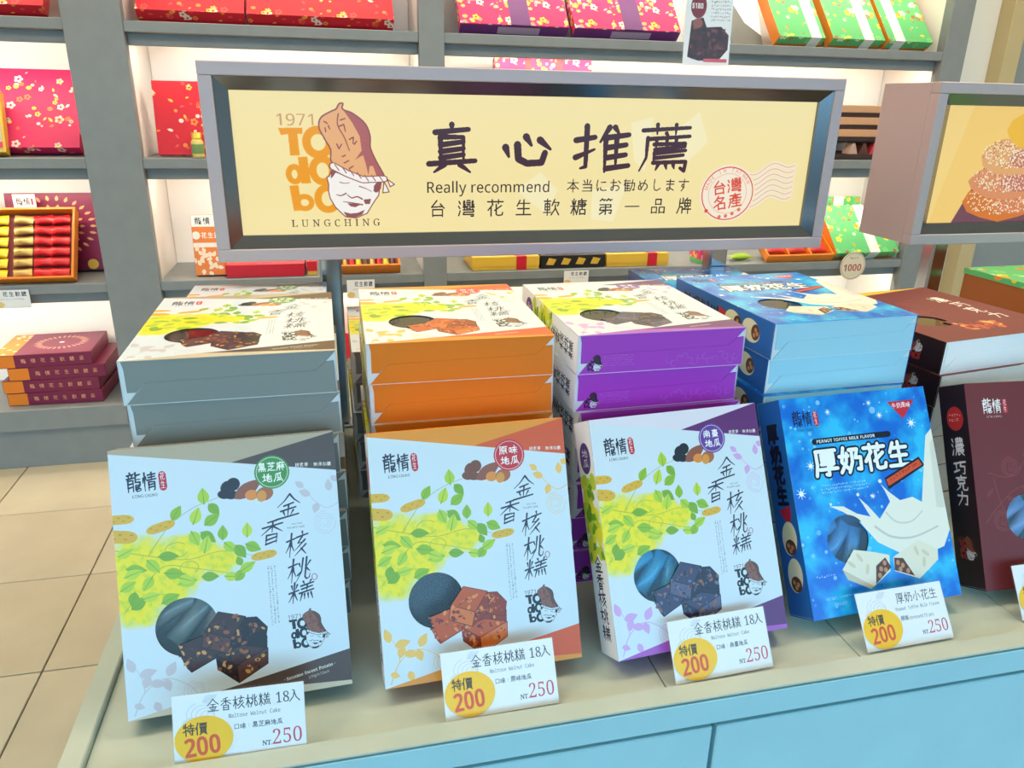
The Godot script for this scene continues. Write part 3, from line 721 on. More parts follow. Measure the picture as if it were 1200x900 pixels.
# blossom spray in one pale ink, bottom left and top right of the cake cartons
static func spray(c: Canvas, ink: Color) -> void:
	var none := Color(0, 0, 0, 0)
	c.curve(pv([6, 246, 16, 226, 34, 216, 52, 224, 62, 236]), 1.0, 0.5, ink)
	c.curve(pv([16, 226, 14, 212, 8, 200]), 0.8, 0.4, ink)
	for l in [[8, 206, 15, 8, -1.9], [12, 210, 16, 9, -0.2], [16, 222, 14, 8, -1.2], [20, 218, 16, 8, 0.2], [34, 216, 13, 8, 1.3], [36, 214, 15, 9, -1.0], [6, 236, 10, 6, 0.4], [24, 236, 12, 7, 1.2]]:
		c.leaf(l[0], l[1], l[2], l[3], l[4], ink, none)
	for i in 4:
		c.ring(60 + i * 0.6, 232, 11 - i * 2.6, 10 - i * 2.2, 0.4, ink, i * 1.1, i * 1.1 + 4.6)
	c.curve(pv([202, 70, 190, 74, 178, 64, 170, 52]), 0.8, 0.5, ink)
	for l in [[176, 60, 12, 7, 3.6], [170, 52, 10, 6, -2.4], [182, 68, 11, 7, 1.9], [194, 58, 12, 7, -1.6], [196, 44, 10, 6, 0.5]]:
		c.leaf(l[0], l[1], l[2], l[3], l[4], ink, none)
	for i in 4:
		c.ring(188, 88, 10 - i * 2.4, 11 - i * 2.4, 0.4, ink, i * 1.3, i * 1.3 + 4.8)

# what the three cake cartons share: the garden with peanut vines, the title, the emblem
static func cake_base() -> Canvas:
	var c := Canvas.new(202, 250, 4.0, rgb(214, 227, 237))
	var n := FastNoiseLite.new()
	n.seed = 11
	n.frequency = 0.012
	n.fractal_octaves = 4
	var blobs := [[20, 112, 48, 34], [58, 108, 40, 26], [16, 142, 30, 26], [86, 112, 24, 16], [40, 132, 30, 18]]
	var w := int(118 * c.k)
	for y in range(int(70 * c.k), int(172 * c.k)):
		for x in range(0, w):
			var f := 0.0
			for b in blobs:
				var dx: float = (x / c.k - b[0]) / b[2]
				var dy: float = (y / c.k - b[1]) / b[3]
				f = maxf(f, 1.0 - dx * dx - dy * dy)
			if f <= 0.0:
				continue
			var v := n.get_noise_2d(x, y)
			f = clampf(f * 1.5 + v * 0.7 * minf(1.0, f * 3.0), 0.0, 1.0)
			var wash := rgb(246, 228, 16).lerp(rgb(206, 216, 36), clampf(n.get_noise_2d(x * 2 + 900, y * 2) * 1.6, 0.0, 1.0))
			c.im.set_pixel(x, y, rgb(214, 227, 237).lerp(wash, f))
	var vine := rgb(150, 170, 70)
	c.curve(pv([0, 92, 26, 100, 60, 108, 92, 104, 120, 112]), 0.7, 0.4, vine)
	c.curve(pv([28, 100, 48, 74, 70, 60, 92, 53]), 0.6, 0.4, vine)
	c.curve(pv([20, 130, 40, 112, 62, 116, 84, 122, 104, 128]), 0.6, 0.4, vine)
	c.curve(pv([4, 150, 18, 138, 42, 138]), 0.6, 0.4, vine)
	c.ring(52, 98, 10, 7, 0.5, vine, 0.4, 5.6)
	c.ring(62, 116, 8, 6, 0.5, vine, 2.0, 7.2)
	var green := [rgb(146, 188, 36), rgb(176, 208, 48), rgb(128, 174, 36), rgb(194, 216, 56)]
	var leaves := [[50, 70, 13, 8, -1.0], [79, 58, 13, 9, -1.6], [83, 58, 12, 8, 0.9], [68, 76, 14, 9, -1.2], [78, 78, 14, 9, -0.6], [66, 82, 13, 9, 1.2], [74, 84, 14, 9, 0.7], [76, 104, 14, 9, -1.3], [93, 94, 12, 8, -1.5], [94, 96, 12, 8, 0.8], [104, 100, 13, 9, 1.0], [115, 94, 12, 8, -1.5], [113, 100, 13, 9, 0.5], [68, 128, 15, 8, 3.0], [72, 126, 13, 8, 0.1], [92, 128, 12, 8, 0.2], [102, 134, 12, 8, -0.9], [106, 126, 14, 8, -0.5], [108, 120, 8, 6, -1.9], [2, 98, 12, 8, -0.4], [8, 110, 15, 8, 0.2], [26, 104, 14, 9, 0.9], [36, 102, 15, 8, 0.1], [6, 118, 14, 8, -0.3], [40, 118, 15, 9, 0.2], [2, 130, 13, 8, -0.5], [10, 148, 14, 9, -0.6], [20, 140, 13, 8, -0.2], [36, 146, 14, 10, -0.4], [30, 120, 13, 8, 2.2], [14, 132, 12, 8, 1.8], [52, 124, 12, 8, 0.4]]
	for i in leaves.size():
		var l: Array = leaves[i]
		c.leaf(l[0], l[1], l[2] * 1.22, l[3] * 1.16, l[4], green[i % 4], rgb(116, 164, 40))
	for p in [[5, 64, 26, 11, 0.05], [5, 80, 30, 15, 0.15], [40, 75, 26, 11, -0.24], [129, 113, 24, 10, -0.1]]:
		c.peanut(p[0], p[1], p[2], p[3], p[4], rgb(226, 178, 44), rgb(190, 138, 30))
	# title down the right side, written with a brush
	var ink := rgb(36, 30, 58)
	for t in [["金", 144, 57, 22, 23], ["香", 127, 80, 22, 23], ["核", 150, 95, 20, 23], ["桃", 150, 120, 21, 23], ["糕", 149, 143, 23, 20]]:
		c.place = Transform2D(Vector2(1, -0.1), Vector2(-0.16, 1), Vector2(t[1] + 1.8, t[2] + 1.0))
		c.glyph(strokes_of(t[0]), 0, 0, t[3], t[4], 1.25, ink, 0.95)
	c.place = Transform2D()
	c.ring(174, 140, 2.4, 3, 0.6, rgb(150, 40, 70))
	c.type("MALTOSE", 156, 87, 1.6, rgb(120, 120, 130), "Droid Serif")
	c.type("WALNUT CAKE", 152, 90.4, 1.6, rgb(120, 120, 130), "Droid Serif")
	var dice := RandomNumberGenerator.new()
	dice.seed = 5
	c.fine(131, 124, 9, 60, 3, rgb(96, 110, 130), dice, true)
	return c

# flavour: 0 sesame, 1 plain, 2 jujube
static func cake_cover(base: Canvas, kind: int) -> Canvas:
	var c := base.copy()
	var wedge: Color = [rgb(184, 168, 142), rgb(238, 150, 36), rgb(228, 222, 234)][kind]
	var deep: Color = [rgb(86, 66, 58), rgb(222, 88, 36), rgb(100, 44, 112)][kind]
	var pale: Color = [rgb(202, 196, 204), rgb(244, 194, 96), rgb(212, 168, 224)][kind]
	spray(c, pale)
	c.poly(pv([0, 0, 202, 0, 202, 38, 0, 3]), wedge)
	c.poly(pv([106, 21, 202, 0, 202, 38]), deep)
	c.poly(pv([0, 250, 74, 236, 202, 240, 202, 250]), [rgb(206, 194, 170), rgb(232, 150, 42), rgb(178, 92, 196)][kind])
	c.poly(pv([74, 237, 202, 215, 202, 246]), deep)
	# dates and sweet potatoes
	var dark := [rgb(44, 30, 38), rgb(126, 72, 44), rgb(30, 30, 38)]
	for e in [[100, 44, 8, 5, -0.9], [106, 42, 8, 6, -0.8], [97, 51, 7, 4, 0.3], [104, 52, 8, 4, 0.0]]:
		c.ellipse(e[0], e[1], e[2] * 0.8, e[3], dark[kind], e[4])
	c.leaf(106, 56, 32, 13, -0.55, rgb(150, 84, 58), Color(0, 0, 0, 0))
	c.ellipse(122, 54, 6, 5, rgb(232, 142, 52))
	c.ellipse(134, 54, 8, 6.5, rgb(176, 100, 58), -0.3)
	c.ellipse(131, 56, 4.5, 5.5, rgb(224, 150, 60), 0.2)
	# flavour badge
	c.ellipse(142, 34, 16.2, 16.2, [rgb(76, 142, 62), rgb(206, 40, 48), rgb(104, 62, 156)][kind])
	c.ring(142, 34, 14.4, 14.4, 0.5, rgb(240, 245, 240))
	var names: String = ["黑芝麻", "原味", "南棗"][kind]
	for i in names.length():
		var gw := 24.0 / names.length() if names.length() > 2 else 9.5
		c.glyph(strokes_of(names[i]), 142 - gw * names.length() * 0.52 + i * gw * 1.06, 24.5, gw * 0.9, 8.4, 0.9, rgb(250, 250, 245))
	for i in 2:
		c.glyph(strokes_of("地瓜"[i]), 133 + i * 10, 35, 8.6, 8.6, 0.95, rgb(250, 250, 245))
	var motto := "純麥芽．無添加糖"
	for i in motto.length():
		c.glyph(strokes_of(motto[i]), 164 + i * 4.3, 27.5 + i * 0.25, 3.4, 3.8, 0.42, rgb(236, 232, 226))
	brand(c, rgb(34, 30, 50))
	# the photograph of the cakes
	var body: Array = [[rgb(66, 38, 36), rgb(38, 20, 24), rgb(92, 52, 44)], [rgb(196, 84, 28), rgb(146, 54, 20), rgb(222, 116, 50)], [rgb(64, 64, 96), rgb(44, 40, 64), rgb(94, 92, 122)]][kind]
	var bits: Array = [[rgb(150, 84, 44), rgb(206, 150, 78)], [rgb(226, 140, 72), rgb(120, 44, 26)], [rgb(120, 112, 130), rgb(146, 96, 74)]][kind]
	var dice := RandomNumberGenerator.new()
	dice.seed = 21 + kind
	for q in [[pv([86, 190, 126, 190, 125, 204, 97, 214, 80, 203]), 1], [pv([105, 170, 118, 171, 127, 182, 124, 196, 106, 192]), 1], [pv([48, 187, 70, 181, 84, 202, 57, 214]), 0], [pv([48, 187, 57, 214, 54, 210, 47, 194]), 2], [pv([79, 201, 104, 196, 126, 202, 97, 214]), 0], [pv([79, 201, 97, 214, 98, 231, 80, 215]), 1], [pv([97, 214, 126, 202, 125, 217, 98, 231]), 2], [pv([70, 178, 84, 161, 108, 169, 94, 188]), 0], [pv([70, 178, 94, 188, 90, 202, 67, 192]), 2], [pv([94, 188, 108, 169, 109, 188, 90, 202]), 1]]:
		var pts: PackedVector2Array = q[0]
		c.poly(pts, body[q[1]])
		var mid := Vector2.ZERO
		for v in pts:
			mid += v / pts.size()
		pts.append(pts[0])
		c.line(pts, 0.7, 0.7, body[1].darkened(0.3))
		for i in 26:
			var a := pts[dice.randi() % pts.size()]
			var b := pts[dice.randi() % pts.size()]
			var v := mid.lerp(a.lerp(b, dice.randf()), dice.randf_range(0.1, 0.9))
			var shade: Color = body[dice.randi() % 3]
			if i % 6 == 0:
				shade = bits[dice.randi() % 2]
				c.ellipse(v.x, v.y, dice.randf_range(1.6, 3.2), dice.randf_range(1.0, 2.0), shade, dice.randf() * 3.0, 9)
			c.ellipse(v.x, v.y, dice.randf_range(0.6, 2.2), dice.randf_range(0.4, 1.2), shade, dice.randf() * 3.0, 9)
	# emblem and the line at the foot
	emblem(c, Vector2(141.5, 168), 48, rgb(30, 26, 30), rgb(90, 80, 90), rgb(44, 34, 36), rgb(140, 88, 70), rgb(104, 62, 50), rgb(214, 227, 237))
	c.place = Transform2D(-0.172, Vector2(139, 237))
	c.type(["· Sesame Sweet Potato ·", "        Sweet Potato ·", "        Sweet Potato ·"][kind], 0, 0, 3.2, rgb(244, 240, 236), "Droid Serif", true, 0.95)
	if kind == 0:
		c.type("270g(9.52oz)", 22, 5, 2.4, rgb(230, 226, 220), "Droid Serif")
	c.place = Transform2D()
	return c

# the long side of a cake carton, 45 x 250
static func cake_side(kind: int) -> Canvas:
	var c := Canvas.new(45, 250, 3.0, rgb(244, 243, 246))
	var dice := RandomNumberGenerator.new()
	dice.seed = 40 + kind
	for i in 46:
		c.ellipse(22 + dice.randf_range(-20, 20), 100 + dice.randf_range(-38, 44), dice.randf_range(5, 12), dice.randf_range(4, 9), rgb(236, 228, 60) if i % 3 else rgb(196, 212, 70), dice.randf() * 3.0, 14)
	for i in 16:
		c.leaf(dice.randf_range(4, 38), dice.randf_range(64, 148), 12, 8, dice.randf() * 6.0, rgb(120, 170, 50), rgb(90, 140, 50))
	c.ellipse(22, 40, 15, 17, [rgb(76, 142, 62), rgb(206, 40, 48), rgb(84, 58, 128)][kind])
	for i in 2:
		c.glyph(strokes_of("地瓜"[i]), 14, 30 + i * 11, 16, 9, 1.0, rgb(240, 236, 246))
	for i in 5:
		c.glyph(strokes_of("金香核桃糕"[i]), 12, 146 + i * 18, 20, 16, 1.6, rgb(44, 36, 62), 0.7)
	return c

# milk flavour carton: sky blue with bright dots, a pour of milk
static func milk_cover() -> Canvas:
	var c := Canvas.new(202, 250, 4.0, rgb(20, 136, 222))
	var n := FastNoiseLite.new()
	n.seed = 5
	n.frequency = 0.004
	var dice := RandomNumberGenerator.new()
	dice.seed = 8
	for y in c.im.get_height():
		for x in range(0, c.im.get_width(), 2):
			var v := clampf(n.get_noise_2d(x, y) * 1.3 + 0.45, 0.0, 1.0)
			var q := rgb(8, 108, 214).lerp(rgb(48, 192, 246), v)
			c.im.set_pixel(x, y, q)
			c.im.set_pixel(mini(x + 1, c.im.get_width() - 1), y, q)
	for i in 120:
		var r := dice.randf_range(0.5, 2.0) * (2.4 if i % 6 == 0 else 1.0)
		c.ellipse(dice.randf() * 202, dice.randf() * 240, r, r, rgb(190, 232, 255, dice.randf_range(60, 190)), 0.0, 14)
	for s in [[10, 110, 7], [175, 43, 7], [104, 123, 4], [62, 20, 4], [132, 30, 5], [28, 80, 6], [120, 14, 4]]:
		for a in 8:
			var d := Vector2(s[2], 0).rotated(a * PI / 4.0)
			c.line(pv([s[0] - d.x * 0.1, s[1] - d.y * 0.1, s[0] + d.x, s[1] + d.y]), s[2] * 0.3, 0.2, rgb(226, 244, 255))
		c.ellipse(s[0], s[1], s[2] * 0.4, s[2] * 0.4, rgb(240, 250, 255))
	brand(c, rgb(12, 34, 74), 14, 16)
	c.poly(pv([146, 15, 185, 15, 165, 37]), rgb(204, 44, 62))
	for i in 4:
		c.glyph(strokes_of("牛奶風味"[i]), 152 + i * 6.7, 17, 5.8, 6.6, 0.7, rgb(250, 236, 240))
	c.line(pv([38, 53, 140, 53]), 7, 7, rgb(14, 22, 42))
	c.type("PEANUT TOFFEE MILK FLAVOR", 41, 55, 3.8, rgb(244, 250, 255), "Droid Sans", true, 1.06)
	for pass_ in 2:
		for i in 4:
			c.glyph(strokes_of("厚奶花生"[i]), 34 + i * 33.5, 63, 30, 30, 9.0 if pass_ == 0 else 4.6, rgb(12, 20, 40) if pass_ == 0 else rgb(246, 250, 252))
	c.poly(pv([124, 104, 177, 84, 183, 95, 127, 118]), rgb(14, 22, 42))
	c.poly(pv([126, 106, 176, 87, 180, 94, 128, 114]), rgb(222, 82, 44))
	c.place = Transform2D(-0.36, Vector2(128, 106))
	c.fine(2, 0.6, 46, 7, 1, rgb(120, 30, 20), dice)
	c.place = Transform2D()
	c.fine(37, 103, 66, 12, 3, rgb(190, 226, 250), dice)
	# pour and splash
	var milk := rgb(240, 238, 224)
	c.poly(pv([192, 60, 202, 52, 202, 160, 196, 178, 160, 172, 172, 130]), milk)
	c.poly(pv([196, 70, 202, 64, 202, 150, 188, 160]), rgb(222, 220, 208))
	c.poly(pv([44, 128, 62, 130, 78, 140, 96, 146, 90, 134, 84, 122, 94, 132, 108, 150, 118, 140, 126, 132, 121, 118, 117, 110, 126, 120, 140, 132, 158, 130, 174, 140, 190, 146, 202, 148, 202, 174, 190, 192, 162, 198, 128, 192, 100, 176, 80, 150, 60, 136]), milk)
	c.curve(pv([100, 158, 120, 172, 150, 176, 186, 168]), 3, 2, rgb(206, 204, 194))
	c.curve(pv([118, 144, 130, 156, 150, 158, 168, 148]), 2.4, 1.6, rgb(214, 212, 202))
	for d in [[84, 119, 2], [117, 107, 2.4], [46, 126, 1.6], [102, 122, 1.4]]:
		c.ellipse(d[0], d[1], d[2], d[2], milk)
	# two toffees with nuts
	c.poly(pv([47, 200, 66, 180, 92, 186, 112, 192, 110, 210, 85, 224]), rgb(236, 230, 208))
	c.poly(pv([85, 224, 47, 200, 52, 212, 80, 226]), rgb(206, 196, 168))
	c.poly(pv([88, 222, 92, 202, 106, 194, 112, 206]), rgb(92, 50, 36))
	c.poly(pv([117, 195, 155, 180, 180, 194, 178, 206, 148, 224, 116, 211]), rgb(236, 230, 208))
	c.poly(pv([116, 210, 118, 196, 130, 198, 142, 220]), rgb(92, 50, 36))
	for e in [[98, 206], [104, 200], [95, 213], [104, 208], [122, 202], [128, 206], [124, 210], [134, 213]]:
		c.ellipse(e[0], e[1], 2.6, 3, rgb(196, 138, 96))
	for e in [[60, 196], [72, 190], [80, 204], [150, 192], [162, 196], [158, 206]]:
		c.ellipse(e[0], e[1], 6, 2.4, rgb(218, 208, 180), dice.randf() * 2.0)
	c.type("NET WET.", 20, 231, 3.0, rgb(210, 234, 252), "Droid Sans", false, 0.9)
	c.fine(38, 228, 24, 4, 1, rgb(210, 234, 252), dice)
	c.type("PRODUCT", 30, 238, 3.0, rgb(210, 234, 252), "Droid Sans", false, 0.9)
	c.fine(12, 203, 26, 4.4, 1, rgb(210, 234, 252), dice)
	return c

static func milk_side() -> Canvas:
	var c := Canvas.new(45, 250, 3.0, rgb(22, 96, 176))
	for i in 4:
		c.glyph(strokes_of("厚奶花生"[i]), 13, 28 + i * 24, 20, 21, 4.2, rgb(10, 18, 36))
	c.poly(pv([12, 128, 36, 122, 30, 150]), rgb(190, 36, 62))
	for y in [160, 202]:
		c.ellipse(24, y, 14, 20, rgb(228, 220, 190), 0.2)
		c.ellipse(24, y + 10, 10, 9, rgb(92, 50, 36))
		for e in [[20, 8], [27, 10], [23, 14]]:
			c.ellipse(e[0], y + e[1], 2.8, 2.8, rgb(196, 138, 96))
	return c

# chocolate carton: wine red with line-drawn roses; as wide as 240
static func choc_cover(flat: bool) -> Canvas:
	var c := Canvas.new(240, 250, 3.0, rgb(112, 36, 40))
	brand(c, rgb(246, 240, 236), 22, 20)
	var ink := rgb(150, 72, 70)
	c.curve(pv([20, 110, 50, 116, 80, 90, 110, 70, 150, 66]), 0.7, 0.5, ink)
	c.curve(pv([10, 170, 30, 150, 60, 130, 100, 128, 140, 110]), 0.7, 0.5, ink)
	c.curve(pv([26, 116, 34, 150, 48, 176]), 0.7, 0.5, ink)
	for b in [[52, 104], [34, 168], [118, 84], [96, 122]]:
		for i in 5:
			c.ring(b[0], b[1], 13 - i * 2.6, 12 - i * 2.2, 0.6, ink, i * 1.4, i * 1.4 + 4.7)
	for l in [[70, 92, 16, 8, -0.4], [80, 84, 14, 7, 0.9], [42, 140, 16, 8, 0.6], [48, 150, 15, 7, -0.2], [24, 130, 14, 7, 2.4], [104, 74, 16, 8, 0.7], [64, 128, 15, 8, 0.8], [130, 66, 15, 8, -0.3], [80, 128, 13, 7, -0.9]]:
		c.leaf(l[0], l[1], l[2], l[3], l[4], rgb(122, 42, 48), ink)
	if not flat:
		return c
	# the stacked ones show yellow corners, white brush lettering and a picture of toffees
	c.poly(pv([0, 0, 236, 0, 0, 30]), rgb(236, 190, 40))
	c.poly(pv([150, 250, 240, 232, 240, 250]), rgb(236, 190, 40))
	for i in 4:
		c.glyph(strokes_of("濃巧克力"[i]), 176 + (i % 2) * 8, 60 + i * 32, 26, 28, 2.4, rgb(244, 236, 226), 0.7)
	var dice := RandomNumberGenerator.new()
	dice.seed = 3
	for i in 60:
		c.ellipse(118 + dice.randf_range(-34, 40), 200 + dice.randf_range(-14, 16), dice.randf_range(3, 9), dice.randf_range(2, 6), [rgb(168, 52, 40), rgb(206, 96, 52), rgb(122, 34, 34), rgb(226, 176, 96)][i % 4], dice.randf() * 3.0, 12)
	return c

static func choc_side() -> Canvas:
	var c := Canvas.new(45, 250, 3.0, rgb(38, 18, 24))
	c.ellipse(24, 42, 14, 15, rgb(196, 40, 40))
	c.fine(14, 36, 20, 12, 2, rgb(250, 200, 190), RandomNumberGenerator.new())
	c.glyph(strokes_of("濃"), 14, 66, 20, 22, 2.0, rgb(236, 232, 234), 0.6)
	for i in 3:
		c.glyph(strokes_of("巧克力"[i]), 14, 94 + i * 19, 20, 18, 2.0, rgb(236, 232, 234), 0.6)
	emblem(c, Vector2(4, 184), 38, rgb(190, 50, 40), rgb(190, 50, 40), rgb(60, 40, 40), rgb(150, 70, 50), rgb(110, 50, 40), rgb(220, 214, 210))
	return c

# the lit face of the large sign, 957 x 218
static func sign_face() -> Canvas:
	var c := Canvas.new(957, 218, 2.1, rgb(253, 232, 166))
	# pale brush strokes in the paper
	for q in [[430, 150, 470, 120, 500, 150, 480, 190], [620, 40, 660, 30, 650, 120, 630, 100], [690, 60, 740, 20, 760, 70, 720, 110], [560, 150, 620, 140, 600, 205, 560, 200]]:
		c.poly(pv(q), rgb(254, 240, 190))
	emblem(c, Vector2(42, 6), 214, rgb(246, 160, 16), rgb(214, 158, 112), rgb(150, 84, 84), rgb(240, 178, 122), rgb(180, 100, 98), rgb(252, 246, 238))
	var at := 74.0
	for ch in "LUNGCHING":
		at += c.type(ch, at, 205, 11, rgb(78, 52, 40), "Droid Serif") + 6.4
	var ink := rgb(70, 34, 44)
	var spots := [[284, 46, 82, 74], [404, 52, 88, 60], [526, 46, 94, 74], [638, 42, 92, 78]]
	for i in 4:
		c.glyph(strokes_of("真心推薦"[i]), spots[i][0], spots[i][1], spots[i][2], spots[i][3], [6.6, 8.8, 7.2, 5.2][i], ink, 0.85)
	c.type("Really recommend", 285, 153, 17.5, rgb(56, 38, 34), "Droid Sans", false, 1.0)
	for i in 10:
		c.glyph(strokes_of("本当にお勧めします"[i]) if i < 9 else [], 516 + i * 24.6, 132, 20, 21, 1.7, rgb(56, 38, 34))
	for i in 10:
		c.glyph(strokes_of("台灣花生軟糖第一品牌"[i]), 287 + i * 47.4, 165, 27, 27, 2.2, rgb(56, 38, 34))
	# postmark
	var red := rgb(226, 84, 62)
	var pale := rgb(254, 238, 214)
	for i in 7:
		var p := PackedVector2Array()
		for j in 15:
			p.append(Vector2(838 + j * 6.6, 122 + i * 9.4 - j * 1.3 + sin(j * 0.62) * 6.5))
		c.line(p, 7.0, 7.0, pale)
	for i in 7:
		var p := PackedVector2Array()
		for j in 15:
			p.append(Vector2(838 + j * 6.6, 122 + i * 9.4 - j * 1.3 + sin(j * 0.62) * 6.5))
		c.line(p, 1.5, 1.5, rgb(238, 178, 150))
	c.ellipse(807, 158, 52, 50, pale)
	c.ring(807, 158, 48, 46, 2.0, red)
	c.ring(807, 158, 36, 35, 0.9, rgb(240, 170, 140))
	var words := "MADE IN TAIWAN"
	for i in words.length():
		if words[i] != " ":
			var a := -2.9 + i * 0.185
			c.place = Transform2D(a + PI / 2.0, Vector2(807, 158) + Vector2(cos(a) * 39, sin(a) * 38))
			c.type(words[i], -3, 0, 6.2, rgb(236, 140, 116))
	c.place = Transform2D(-0.16, Vector2(807, 158))
	for i in 4:
		c.glyph(strokes_of("台灣名產"[i]), -28 + (i % 2) * 29, -25 + int(i / 2.0) * 27, 26, 24, 2.6, red)
	c.place = Transform2D()
	for i in 4:
		c.ellipse(796 + i * 12, 199 - i * i * 1.4, 3.2, 3.2, rgb(234, 120, 92))
	c.ellipse(770, 188, 3.4, 3.4, red)
	return c

# the lit face of the neighbouring sign, 700 x 218: sesame cakes piled on a slate
static func cake_sign_face() -> Canvas:
	var c := Canvas.new(700, 218, 2.0, rgb(250, 208, 118))
	var dice := RandomNumberGenerator.new()
	dice.seed = 9
	c.poly(pv([0, 0, 60, 0, 10, 218, 0, 218]), rgb(252, 216, 134))
	c.poly(pv([112, 112, 420, 112, 500, 218, 62, 218]), rgb(120, 70, 84))
	var piles := [[172, 178, 92, 38], [176, 138, 92, 34], [178, 92, 82, 36], [206, 44, 60, 34]]
	for i in 4:
		var p: Array = piles[i]
		var q := PackedVector2Array()
		for j in 12:
			var a := TAU * j / 12.0
			q.append(Vector2(p[0] + cos(a) * p[2] * dice.randf_range(0.92, 1.05), p[1] + sin(a) * p[3] * dice.randf_range(0.9, 1.08)))
		c.poly(q, [rgb(222, 120, 40), rgb(226, 146, 100), rgb(232, 170, 110), rgb(244, 190, 60)][i])
		c.ellipse(p[0] + 30, p[1] + 4, p[2] * 0.55, p[3] * 0.5, [rgb(224, 132, 84), rgb(206, 120, 106), rgb(206, 128, 110), rgb(250, 214, 110)][i])
		if i < 3:
			for j in 420:
				var a := dice.randf() * TAU
				var r := sqrt(dice.randf())
				c.ellipse(p[0] + cos(a) * r * p[2] * 0.94, p[1] - 6 + sin(a) * r * p[3] * 0.8, 2.2, 1.2, rgb(254, 240, 206) if j % 4 else rgb(196, 120, 70), dice.randf() * 3.0, 6)
	return c

# price card 115 x 63; title, english, third line
static func price_card(kind: int) -> Canvas:
	var c := Canvas.new(115, 63, 6.0, rgb(238, 242, 246))
	var dice := RandomNumberGenerator.new()
	dice.seed = 60
	for i in 5:
		c.ring(24 + i * 2, 18 + i, 12 - i * 2, 10 - i * 1.6, 0.8, rgb(212, 220, 228), i * 1.0, i * 1.0 + 4.4)
	for l in [[8, 30, 14, 8, -0.8], [12, 36, 16, 8, 0.2], [26, 8, 14, 8, -0.4]]:
		c.leaf(l[0], l[1], l[2], l[3], l[4], rgb(220, 227, 234), rgb(206, 214, 222))
	var ink := rgb(52, 56, 68)
	var title: String = "金香核桃糕" if kind < 3 else "厚奶小花生"
	var x0 := 30.0 if kind < 3 else 52.0
	for i in 5:
		c.glyph(strokes_of(title[i]), x0 + i * 11.2, 6.0, 9.8, 11.5, 0.8, ink)
	if kind < 3:
		c.type("18", 90, 16.5, 9.6, ink, "Droid Serif", false, 0.85)
		c.glyph(strokes_of("入"), 101.5, 6.0, 9.6, 11, 0.9, ink)
	c.type("Maltose Walnut Cake" if kind < 3 else "Peanut Toffee Milk Flavor", 48, 25, 3.6, rgb(80, 90, 106), "Droid Sans Mono", true, 0.8)
	var line3: String = ["口味：黑芝麻地瓜", "口味：原味地瓜", "口味：南棗地瓜", "規格"][kind]
	for i in line3.length():
		c.glyph(strokes_of(line3[i]), 52 + i * 5.4, 31, 4.8, 5.2, 0.55, rgb(80, 90, 106))
	if kind == 3:
		c.type("/amount:15 pcs", 63, 36, 3.8, rgb(80, 90, 106), "Droid Sans", false, 0.9)
	c.type("NT.", 76, 54, 4.4, rgb(44, 44, 52), "Droid Serif", true, 0.9)
	c.type("250", 85.5, 54, 13.5, rgb(200, 56, 84), "Droid Serif", false, 0.86)
	return c

static func price_sticker() -> Canvas:
	var c := Canvas.new(52, 43.4, 8.0, rgb(255, 198, 8))
	for i in 2:
		c.glyph(strokes_of("特價"[i]), 9 + i * 10.5, 6.5, 9.4, 10.5, 1.1, rgb(70, 50, 30))
	c.place = Transform2D(-0.06, Vector2(10, 36.5))
	c.type("200", 0, 0, 16.5, rgb(226, 84, 40), "Droid Sans", true, 0.84)
	c.place = Transform2D()
	return c

# strewn blossoms on plain paper, repeating every 0.24 m
static func blossom_paper(ground: Color, inks: Array, count: int, big: float, seed_: int) -> Canvas:
	var c := Canvas.new(64, 64, 4.0, ground)
	var dice := RandomNumberGenerator.new()
	dice.seed = seed_
	for i in count:
		var x := dice.randf_range(4, 60)
		var y := dice.randf_range(4, 60)
		var r := dice.randf_range(0.4, 1.0) * big
		var ink: Color = inks[i % inks.size()]
		if i % 3 == 0:
			for a in 5:
				c.ellipse(x + cos(a * TAU / 5) * r, y + sin(a * TAU / 5) * r, r * 0.62, r * 0.62, ink, 0.0, 9)
		elif i % 3 == 1:
			c.ellipse(x, y, r, r * 0.9, ink, 0.0, 10)
		else:
			c.leaf(x, y, r * 2.4, r * 1.1, dice.randf() * TAU, ink, Color(0, 0, 0, 0))
	return c

# wine paper with a ring of golden petals
static func ring_paper() -> Canvas:
	var c := Canvas.new(100, 100, 3.0, rgb(132, 18, 62))
	for r in [[40.0, 26, 9.0], [28.0, 18, 7.0]]:
		for i in int(r[1]):
			var a: float = TAU * i / r[1]
			c.leaf(50 + cos(a) * r[0], 48 + sin(a) * r[0], r[2], 4.0, a, rgb(222, 170, 110), Color(0, 0, 0, 0))
	c.ellipse(50, 48, 4, 4, rgb(240, 226, 220))
	return c

# ---------------------------------------------------------------- meshes
static func tri(st: SurfaceTool, a: Vector3, b: Vector3, c: Vector3, out: Vector3) -> void:
	if (c - a).cross(b - a).dot(out) < 0.0:
		var t := b
		b = c
		c = t
	st.add_vertex(a)
	st.add_vertex(b)
	st.add_vertex(c)

static func quad(st: SurfaceTool, a: Vector3, b: Vector3, c: Vector3, d: Vector3, out: Vector3) -> void:
	tri(st, a, b, c, out)
	tri(st, a, c, d, out)

static func start() -> SurfaceTool:
	var st := SurfaceTool.new()
	st.begin(Mesh.PRIMITIVE_TRIANGLES)
	st.set_smooth_group(-1)
	return st

static func done(st: SurfaceTool) -> ArrayMesh:
	st.generate_normals()
	return st.commit()

